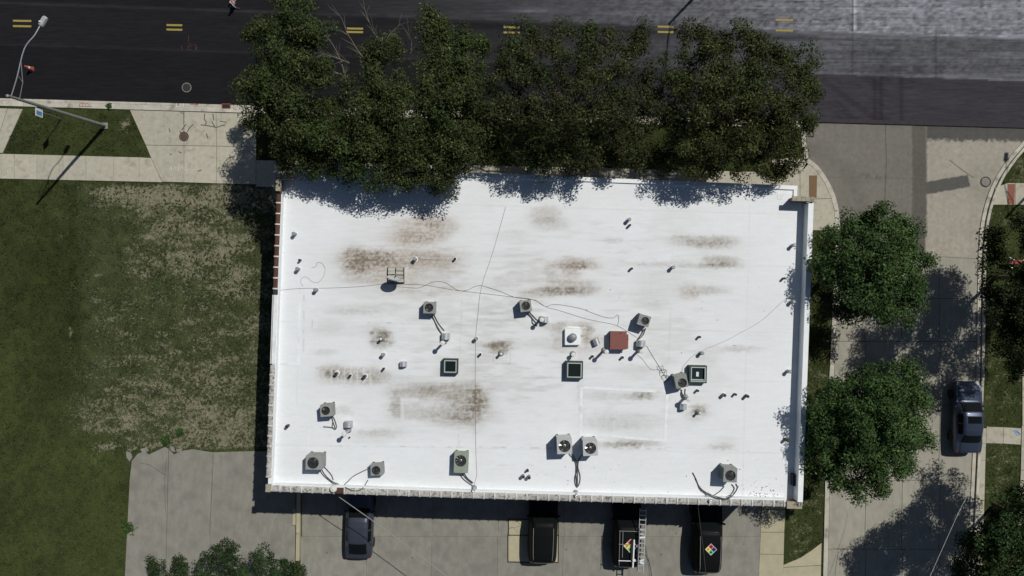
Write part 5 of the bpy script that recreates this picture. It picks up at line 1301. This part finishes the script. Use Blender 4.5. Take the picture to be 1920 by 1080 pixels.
o = thing('barricade', 'striped orange and white construction barricade at the top edge of the road', 'barricade', U(443, 4, 0), math.radians(78))
for s in (-1, 1):
    part('leg', MB().box((s * .38, -.05, .5), (.05, .05, 1.0)), M['sign_white'], o)
    part('foot', MB().box((s * .38, 0, .03), (.07, .7, .06)), M['black_metal'], o)
for z in (.85, .48):
    pn = part('panel', MB().box((0, -.09, z), (.9, .03, .28)), M['sign_white'], o)
    sm = MB()
    for i in range(4):
        x = -.40 + i * .22; sm.add([(x, -.107, z - .13), (x + .11, -.107, z - .13), (x + .2, -.107, z + .13), (x + .09, -.107, z + .13), (x, -.072, z - .13), (x + .11, -.072, z - .13), (x + .2, -.072, z + .13), (x + .09, -.072, z + .13)], [(0, 1, 2, 3), (7, 6, 5, 4)])
    part('stripe', sm, M['orange'], pn)
    tm = MB()
    for i in range(4): tm.box((-.35 + i * .22, -.09, z + .142), (.11, .034, .006))
    part('top_stripe', tm, M['orange'], pn)
part('warning_light', MB().lathe([(.09, 1.0), (.09, 1.2), (.05, 1.23)], 12, (.38, -.05, 0)), M['orange'], o)
part('sandbag', MB().box((.36, .2, .12), (.3, .45, .14), .3, .05), M['iron_dark'], o)

o = thing('yard_sign', 'small dark red board on white stakes half hidden under the right tree', 'sign', U(1893, 492, ZG))
part('board', MB().box((0, 0, .55), (.85, .30, .04), -.03), M['sign_red'], o)
for a, b in (((-.55, .32, .75), (-.1, .12, .6)), ((-.55, -.28, .7), (-.12, -.45, .6)), ((.45, .1, .6), (.7, .22, .6))): part('stake', MB().tube([a, b], .03, 5), M['pvc'], o)
part('post', MB().box((0, 0, .27), (.05, .05, .54)), M['pvc'], o)

# overhead service wires
def wire(pts, label, r=.016, m='cable'):
    P = [Vector(p) for p in smooth_line([tuple(p) for p in pts], 6)]
    tag(part('overhead_wire', MB().tube([p - P[0] for p in P], r, 6), M[m], None, P[0]), label, 'wire', 'service wires over the parking lot')
wire([U(636, 932, 5.4), U(740, 1006, 5.1), U(840, 1082, 5.0), U(960, 1170, 5.6)], 'pale wire dropping from the wall over the slate-blue hatchback', .022, 'steel')
wire([U(1308, 944, 5.6), U(1313, 985, 5.2), U(1320, 1040, 4.9), U(1326, 1110, 4.9)], 'dark wire crossing above the car with the whole diamond', .014)
wire([U(1822, 915, 7.2), U(1798, 960, 6.8), U(1745, 1078, 6.5), U(1700, 1180, 6.8)], 'pale wire crossing the lower right tree shadow', .008, 'pvc')

# ------------------------------------------------------------------ trees
def foliage(lobes, dens, leaf, hue, seed, clump_r=(.38, .62), per=95, squash=.85, gap=.0):
    leaf *= .62; per = int(per * 1.9); dens *= 1.1; clump_r = (clump_r[0] * 1.12, clump_r[1] * 1.2)
    r_ = np.random.default_rng(seed)
    C = []
    for (px, py, z, rp) in lobes:
        c = np.array(U(px, py, z)); R = rp * (H - z) / F
        n = max(6, int(dens * R * R))
        v = r_.normal(size=(n, 3)); v /= np.linalg.norm(v, axis=1)[:, None]
        v[:, 2] = np.where(v[:, 2] < -.45, -v[:, 2], v[:, 2])
        rad = R * np.where(r_.random(n) < .2, .55 * r_.random(n), .5 + .55 * r_.random(n) ** .6)
        p = c + v * rad[:, None] * np.array([1, 1, squash])
        C.append(p)
    C = np.concatenate(C)
    if gap: C = C[fbm(C[:, 0] * .9 + 50, C[:, 1] * .9 + 50, seed % 97) > gap]
    n = len(C)
    cr = r_.uniform(*clump_r, n)
    tint = r_.uniform(.66, 1.34, n)
    m = r_.poisson(per, n)
    idx = np.repeat(np.arange(n), m); N = len(idx)
    d = r_.normal(size=(N, 3)); d /= np.linalg.norm(d, axis=1)[:, None]
    rad = cr[idx] * r_.random(N) ** .42
    P = C[idx] + d * rad[:, None] * np.array([1, 1, .62])
    nrm = d * .85 + np.array([0, 0, .4]) + r_.normal(size=(N, 3)) * .5
    nrm /= np.linalg.norm(nrm, axis=1)[:, None]
    ref = r_.normal(size=(N, 3)); a = np.cross(nrm, ref); a /= np.linalg.norm(a, axis=1)[:, None]; b = np.cross(nrm, a)
    s = leaf * r_.uniform(.65, 1.35, N)[:, None]
    V = np.stack([P - a * s, P - b * s * .5 + a * s * .1, P + a * s - nrm * s * .25, P + b * s * .5 + a * s * .1], 1).reshape(-1, 3)
    col = np.array(hue[0]) + (np.array(hue[1]) - np.array(hue[0])) * r_.random(N)[:, None]
    yel = (r_.random(N) < .05)[:, None]
    col = np.where(yel, np.array(hue[2]), col)
    gv = sstep(.50, .66, fbm(C[:, 0] * .55 + 90, C[:, 1] * .55 + 40, seed * 3 + 1))[idx][:, None]
    col = col * (1 - .34 * gv) + np.array((.036, .078, .022)) * .34 * gv
    col = col * tint[idx][:, None] * r_.uniform(.7, 1.3, N)[:, None]
    return C, V, np.repeat(col, 4, 0)

HUE_DARK = ((.033, .044, .016), (.070, .088, .030), (.13, .14, .05))
HUE_MID = ((.037, .070, .023), (.081, .136, .042), (.13, .18, .06))
HUE_DEEP = ((.030, .054, .021), (.062, .104, .036), (.11, .15, .06))

def tree(name, label, base, lobes, dens=9.0, leaf=.115, hue=HUE_DARK, seed=1, per=95, tr=.2, group=None, gap=.28, twigs=(), clump_r=(.38, .62), nlimb=26):
    b = U(*base, ZG)
    o = thing(name, label, 'tree', b, 0, group)
    C, V, col = foliage(lobes, dens, leaf, hue, seed, clump_r, per, gap=gap)
    me = raw_mesh('crown', V - np.array(b), np.arange(len(V)).reshape(-1, 4), col, M['leaf'])
    link('crown', me, o)
    cz = np.mean([l[2] for l in lobes]); rr = random.Random(seed)
    fork = Vector((0, 0, max(1.4, cz * .56)))
    part('trunk', MB().tube([(0, 0, -.1), (.02, 0, .3), fork * .6, fork], [tr * 1.5, tr * 1.1, tr * .95, tr * .85], 10), M['bark'], o)
    cen = Vector(np.mean([U(*l[:3]) for l in lobes], 0)) - b
    lim = MB(); pick = rr.sample(range(len(C)), min(nlimb, len(C)))
    for (px, py, z, rp) in lobes:
        e = U(px, py, z) - b; mid = fork * .45 + e * .55 + Vector((rr.uniform(-.3, .3), rr.uniform(-.3, .3), .3))
        lim.tube([fork * .97, mid, e], [tr * .36, tr * .2, tr * .05], 6)
    for i in pick:
        e = Vector(C[i]) - b; m0 = fork.lerp(cen, .6); mid = m0 * .5 + e * .5 + Vector((rr.uniform(-.4, .4), rr.uniform(-.4, .4), rr.uniform(0, .4)))
        lim.tube([m0, mid, e], [tr * .28, tr * .16, .012], 5)
    part('limbs', lim, M['bark'], o)
    if twigs:
        tw = MB()
        for tws in twigs:
            pts = [U(*p) - b for p in tws]; n = len(pts)
            tw.tube(pts, [.032 - .024 * i / (n - 1) for i in range(n)], 5)
            for i in range(1, n):
                for k in range(3):
                    q = pts[i - 1].lerp(pts[i], rr.random()); dd = (pts[i] - pts[i - 1]).normalized(); sd = Vector((-dd.y, dd.x, 0)) * rr.choice((-1, 1))
                    e = q + dd * rr.uniform(.3, .8) + sd * rr.uniform(.15, .5) + Vector((0, 0, rr.uniform(-.1, .3)))
                    tw.tube([q, q.lerp(e, .5) + Vector((0, 0, .05)), e], [.012, .009, .005], 4)
        part('bare_branches', tw, M['twig'], o)
    return o

ROW = 'street trees between the road and the building'
tree('street_tree', 'leftmost olive-green street tree reaching over the road', (545, 245),
     [(545, 45, 8.6, 58), (520, 95, 8.4, 50), (585, 75, 8.8, 44), (490, 150, 7.8, 46), (540, 150, 9.2, 58), (590, 130, 8.8, 42), (495, 215, 7.2, 40), (550, 215, 8.8, 56), (600, 240, 8.4, 48), (555, 275, 7.6, 44), (600, 300, 7.2, 40), (478, 60, 7.6, 22), (466, 165, 7.0, 24), (625, 270, 7.2, 28), (545, 305, 6.6, 26), (520, 205, 6.0, 34), (580, 212, 6.2, 34)],
     seed=11, group=ROW, twigs=[[(655, 175, 8), (640, 115, 8.6), (625, 85, 9), (610, 65, 9.3), (590, 54, 9.5)], [(655, 118, 8.5), (630, 108, 9), (612, 103, 9.2), (600, 96, 9.4)], [(640, 140, 8.3), (615, 130, 8.8), (598, 136, 9.0), (585, 146, 9)]])
tree('street_tree', 'street tree with bare pale twigs showing among its sparse top', (715, 262),
     [(712, 105, 9.2, 26), (690, 118, 8.6, 30), (735, 88, 8.6, 22), (675, 165, 8.8, 32), (725, 165, 9.0, 40), (690, 215, 9.0, 46), (745, 215, 9.2, 50), (655, 262, 8.2, 46), (700, 275, 8.4, 52), (755, 280, 8.2, 50), (640, 305, 7.4, 40), (690, 320, 7.6, 42), (735, 325, 7.4, 40), (770, 318, 7.6, 34), (622, 200, 7.8, 24), (690, 214, 6.4, 34), (745, 240, 6.4, 34), (700, 250, 6.2, 34)],
     seed=12, group=ROW, dens=9.5, twigs=[[(700, 125, 8.8), (716, 85, 9.3), (700, 60, 9.6), (690, 35, 9.8), (683, 14, 10)], [(716, 88, 9.2), (732, 62, 9.5), (752, 44, 9.8)], [(690, 120, 8.8), (668, 90, 9.3), (650, 60, 9.6), (640, 32, 9.8)], [(648, 180, 8.5), (640, 150, 8.8), (655, 125, 9.2)], [(770, 100, 8.5), (772, 80, 8.8), (766, 60, 9)]])
tree('street_tree', 'street tree whose narrow green top pokes out over the yellow marks', (850, 250),
     [(805, 42, 9.0, 24), (812, 75, 8.8, 34), (840, 85, 8.6, 34), (868, 85, 8.6, 24), (902, 82, 8.4, 17), (820, 130, 8.8, 38), (870, 135, 8.8, 40), (800, 185, 8.8, 46), (860, 195, 9.2, 54), (900, 180, 8.2, 40), (800, 250, 8.4, 46), (860, 265, 8.4, 50), (905, 250, 7.4, 36), (815, 310, 7.8, 44), (855, 300, 7.4, 36), (830, 345, 7.2, 24), (905, 290, 6.6, 30), (915, 215, 7.6, 30), (820, 220, 6.4, 38), (880, 225, 6.4, 36), (850, 285, 6.2, 34)],
     seed=13, group=ROW)
tree('street_tree', 'dark sparse-topped street tree in the middle of the row', (1050, 262),
     [(965, 95, 8.4, 34), (1000, 70, 8.4, 32), (1050, 72, 8.8, 34), (1100, 80, 8.8, 36), (1145, 90, 8.4, 34), (1195, 70, 8.0, 26), (1190, 120, 8.4, 34), (960, 150, 8.6, 44), (1020, 140, 9.2, 50), (1090, 145, 9.4, 52), (1150, 150, 9.0, 46), (955, 215, 8.2, 44), (1015, 215, 9.2, 54), (1085, 220, 9.4, 54), (1150, 215, 8.6, 48), (1190, 190, 7.8, 34), (990, 275, 7.8, 44), (1050, 285, 8.0, 46), (1105, 280, 7.8, 42), (1155, 268, 7.4, 38), (1005, 310, 7.2, 26), (1195, 245, 6.8, 30), (1200, 285, 6.4, 26), (935, 270, 6.6, 28), (1215, 160, 7.4, 24), (980, 222, 6.4, 36), (1060, 224, 6.4, 36), (1130, 228, 6.4, 36), (1190, 226, 6.4, 30), (1080, 300, 6.4, 30)],
     seed=14, group=ROW, dens=7.6, hue=((.030, .036, .015), (.062, .068, .026), (.12, .115, .04)))
tree('street_tree', 'rightmost street tree spreading to the corner of the side street', (1385, 268),
     [(1300, 68, 8.6, 28), (1335, 90, 8.6, 30), (1375, 75, 8.8, 34), (1410, 85, 8.8, 30), (1285, 115, 8.4, 40), (1340, 130, 9.2, 48), (1400, 125, 9.2, 46), (1450, 115, 8.6, 36), (1490, 100, 8.2, 26), (1505, 135, 8.2, 36), (1265, 175, 7.8, 40), (1320, 190, 9.2, 52), (1385, 195, 9.6, 56), (1450, 180, 9.2, 52), (1500, 185, 8.2, 38), (1262, 235, 7.6, 36), (1310, 255, 8.4, 48), (1375, 262, 8.6, 52), (1440, 245, 8.6, 50), (1492, 240, 7.8, 38), (1305, 305, 7.4, 34), (1360, 305, 7.6, 38), (1420, 295, 7.6, 38), (1470, 285, 7.2, 34), (1448, 330, 6.6, 22), (1465, 312, 6.8, 22), (1250, 285, 6.6, 32), (1232, 205, 7.2, 24), (1270, 226, 6.2, 34), (1335, 228, 6.4, 38), (1405, 230, 6.4, 38), (1465, 232, 6.4, 34), (1240, 300, 6.2, 24)],
     seed=15, group=ROW, dens=8.6, hue=((.034, .041, .015), (.074, .082, .027), (.14, .135, .045)))
SIDE = 'round trees between the building and the side street'
def round_tree(label, base, c, seed, rx, ry, extra=()):
    rr = random.Random(seed); L = []
    for i in range(13):
        a = 2 * math.pi * i / 13 + rr.uniform(-.1, .1); L.append((c[0] + rx * rr.uniform(.6, .8) * math.cos(a), c[1] + ry * rr.uniform(.6, .8) * math.sin(a), rr.uniform(5.0, 6.6), rr.uniform(24, 42)))
    for i in range(8):
        a = 2 * math.pi * i / 8 + .3; L.append((c[0] + rx * .38 * math.cos(a), c[1] + ry * .38 * math.sin(a), rr.uniform(7.4, 8.4), rr.uniform(40, 50)))
    L.append((c[0] + 4, c[1] - 6, 8.8, 46)); L += list(extra)
    return tree('leafy_tree', label, base, L, dens=9.0, leaf=.125, hue=HUE_MID, seed=seed, group=SIDE, per=100, gap=.24)
round_tree('upper round green tree between the roof and the side street', (1541, 528), (1636, 506), 21, 118, 118, [(1540, 505, 6.9, 28), (1548, 455, 6.6, 28)])
round_tree('lower round green tree between the roof and the side street', (1540, 772), (1633, 798), 22, 120, 128, [(1548, 790, 7.2, 36), (1546, 830, 7.1, 34), (1550, 745, 7.2, 36), (1550, 868, 6.8, 30), (1640, 905, 6.0, 30), (1570, 905, 6.0, 24), (1700, 700, 6.4, 26)])
tree('leafy_tree', 'dark tree at the right edge shading the sedan at the kerb', (1866, 520),
     [(1868, 448, 6.4, 16), (1915, 445, 6.8, 24), (1955, 430, 7.6, 48), (1858, 535, 6.4, 26), (1928, 540, 8.0, 42), (1945, 475, 5.6, 32), (1945, 560, 5.6, 44), (2080, 430, 8.0, 66), (2130, 520, 7.8, 66), (2010, 500, 5.6, 60), (1965, 500, 8.8, 62), (1868, 570, 7.0, 40), (1915, 580, 8.2, 54), (1985, 570, 8.8, 64), (1885, 630, 6.8, 38), (1930, 640, 7.4, 48), (2000, 640, 7.6, 56), (2060, 520, 8.4, 70), (2070, 600, 7.6, 56), (1995, 440, 8.0, 56), (2050, 440, 7.4, 52), (1905, 690, 5.6, 24), (1855, 480, 5.8, 18), (2010, 390, 7, 40)],
     seed=31, hue=((.019, .029, .013), (.044, .060, .024), (.08, .10, .04)), leaf=.12, dens=8.0, tr=.12, nlimb=8)
tree('leafy_tree', 'green tree in the lower right corner over the street', (1864, 946),
     [(1850, 985, 6.0, 34), (1892, 952, 6.0, 32), (1838, 1030, 6.2, 40), (1885, 1010, 7.6, 54), (1940, 975, 7.8, 58), (1830, 1080, 6.2, 40), (1890, 1075, 8.0, 60), (1955, 1045, 8.6, 66), (1802, 1062, 5.4, 22), (1860, 1130, 6.6, 46), (1950, 1120, 7.6, 60), (1818, 1030, 5.4, 24), (1922, 925, 5.6, 22), (2000, 985, 8, 60), (2010, 1050, 8, 60), (1985, 905, 6.6, 40), (2050, 900, 7.6, 66), (2080, 980, 8.2, 66), (2000, 860, 6.6, 46), (1960, 985, 5.4, 48), (2010, 950, 5.6, 56), (2070, 1060, 7.6, 60)],
     seed=32, hue=HUE_DEEP, leaf=.12, dens=8.5, tr=.12, nlimb=8)
tree('small_tree', 'shrubby small tree at the bottom edge beside the low concrete wall', (440, 1150),
     [(285, 1050, 3.0, 16), (300, 1075, 3.2, 22), (340, 1050, 3.4, 16), (350, 1072, 3.8, 26), (385, 1060, 4.0, 26), (425, 1020, 4.4, 19), (420, 1050, 4.4, 30), (455, 1070, 4.6, 36), (490, 1045, 4.4, 22), (505, 1065, 4.4, 32), (545, 1065, 3.8, 26), (568, 1068, 3.4, 18), (410, 1105, 4.4, 40), (480, 1115, 4.6, 44), (340, 1115, 3.8, 36), (545, 1110, 3.8, 34), (430, 1180, 5.0, 60), (500, 1180, 4.8, 50)],
     seed=33, hue=((.022, .040, .016), (.046, .078, .028), (.08, .11, .045)), leaf=.10, dens=14, tr=.10, per=60, clump_r=(.2, .36), nlimb=40)
# weeds along the broken edge of the concrete pad
def weed(px, py, r, seed, label):
    r_ = np.random.default_rng(seed); b = U(px, py, ZG); N = 260
    P = r_.normal(size=(N, 3)) * np.array([r * .5, r * .5, r * .25]) + np.array([0, 0, r * .3]); P[:, 2] = np.abs(P[:, 2])
    nrm = r_.normal(size=(N, 3)) * .5 + np.array([0, 0, 1]); nrm /= np.linalg.norm(nrm, axis=1)[:, None]
    a = np.cross(nrm, r_.normal(size=(N, 3))); a /= np.linalg.norm(a, axis=1)[:, None]; bb = np.cross(nrm, a); s = .07 * r_.uniform(.6, 1.3, N)[:, None]
    V = np.stack([P - a * s, P - bb * s * .5, P + a * s, P + bb * s * .5], 1).reshape(-1, 3)
    col = np.repeat(np.array((.05, .10, .025)) * r_.uniform(.6, 1.3, N)[:, None], 4, 0)
    o = thing('weed_clump', label, 'plant', b)
    link('leaves', raw_mesh('leaves', V, np.arange(len(V)).reshape(-1, 4), col, M['leaf']), o)
    part('stem', MB().tube([(0, 0, -.03), (0, 0, r * .3)], .012, 5), M['bark'], o)
weed(312, 826, .28, 1, 'bright green weed clump above the broken edge of the concrete pad')
weed(337, 810, .18, 2, 'small green weed tuft up right of the larger clump by the pad')
weed(243, 990, .34, 3, 'straggly weed on the left edge of the concrete pad')
weed(205, 199, .14, 4, 'small weed tuft on the kerb of the verge lawn')
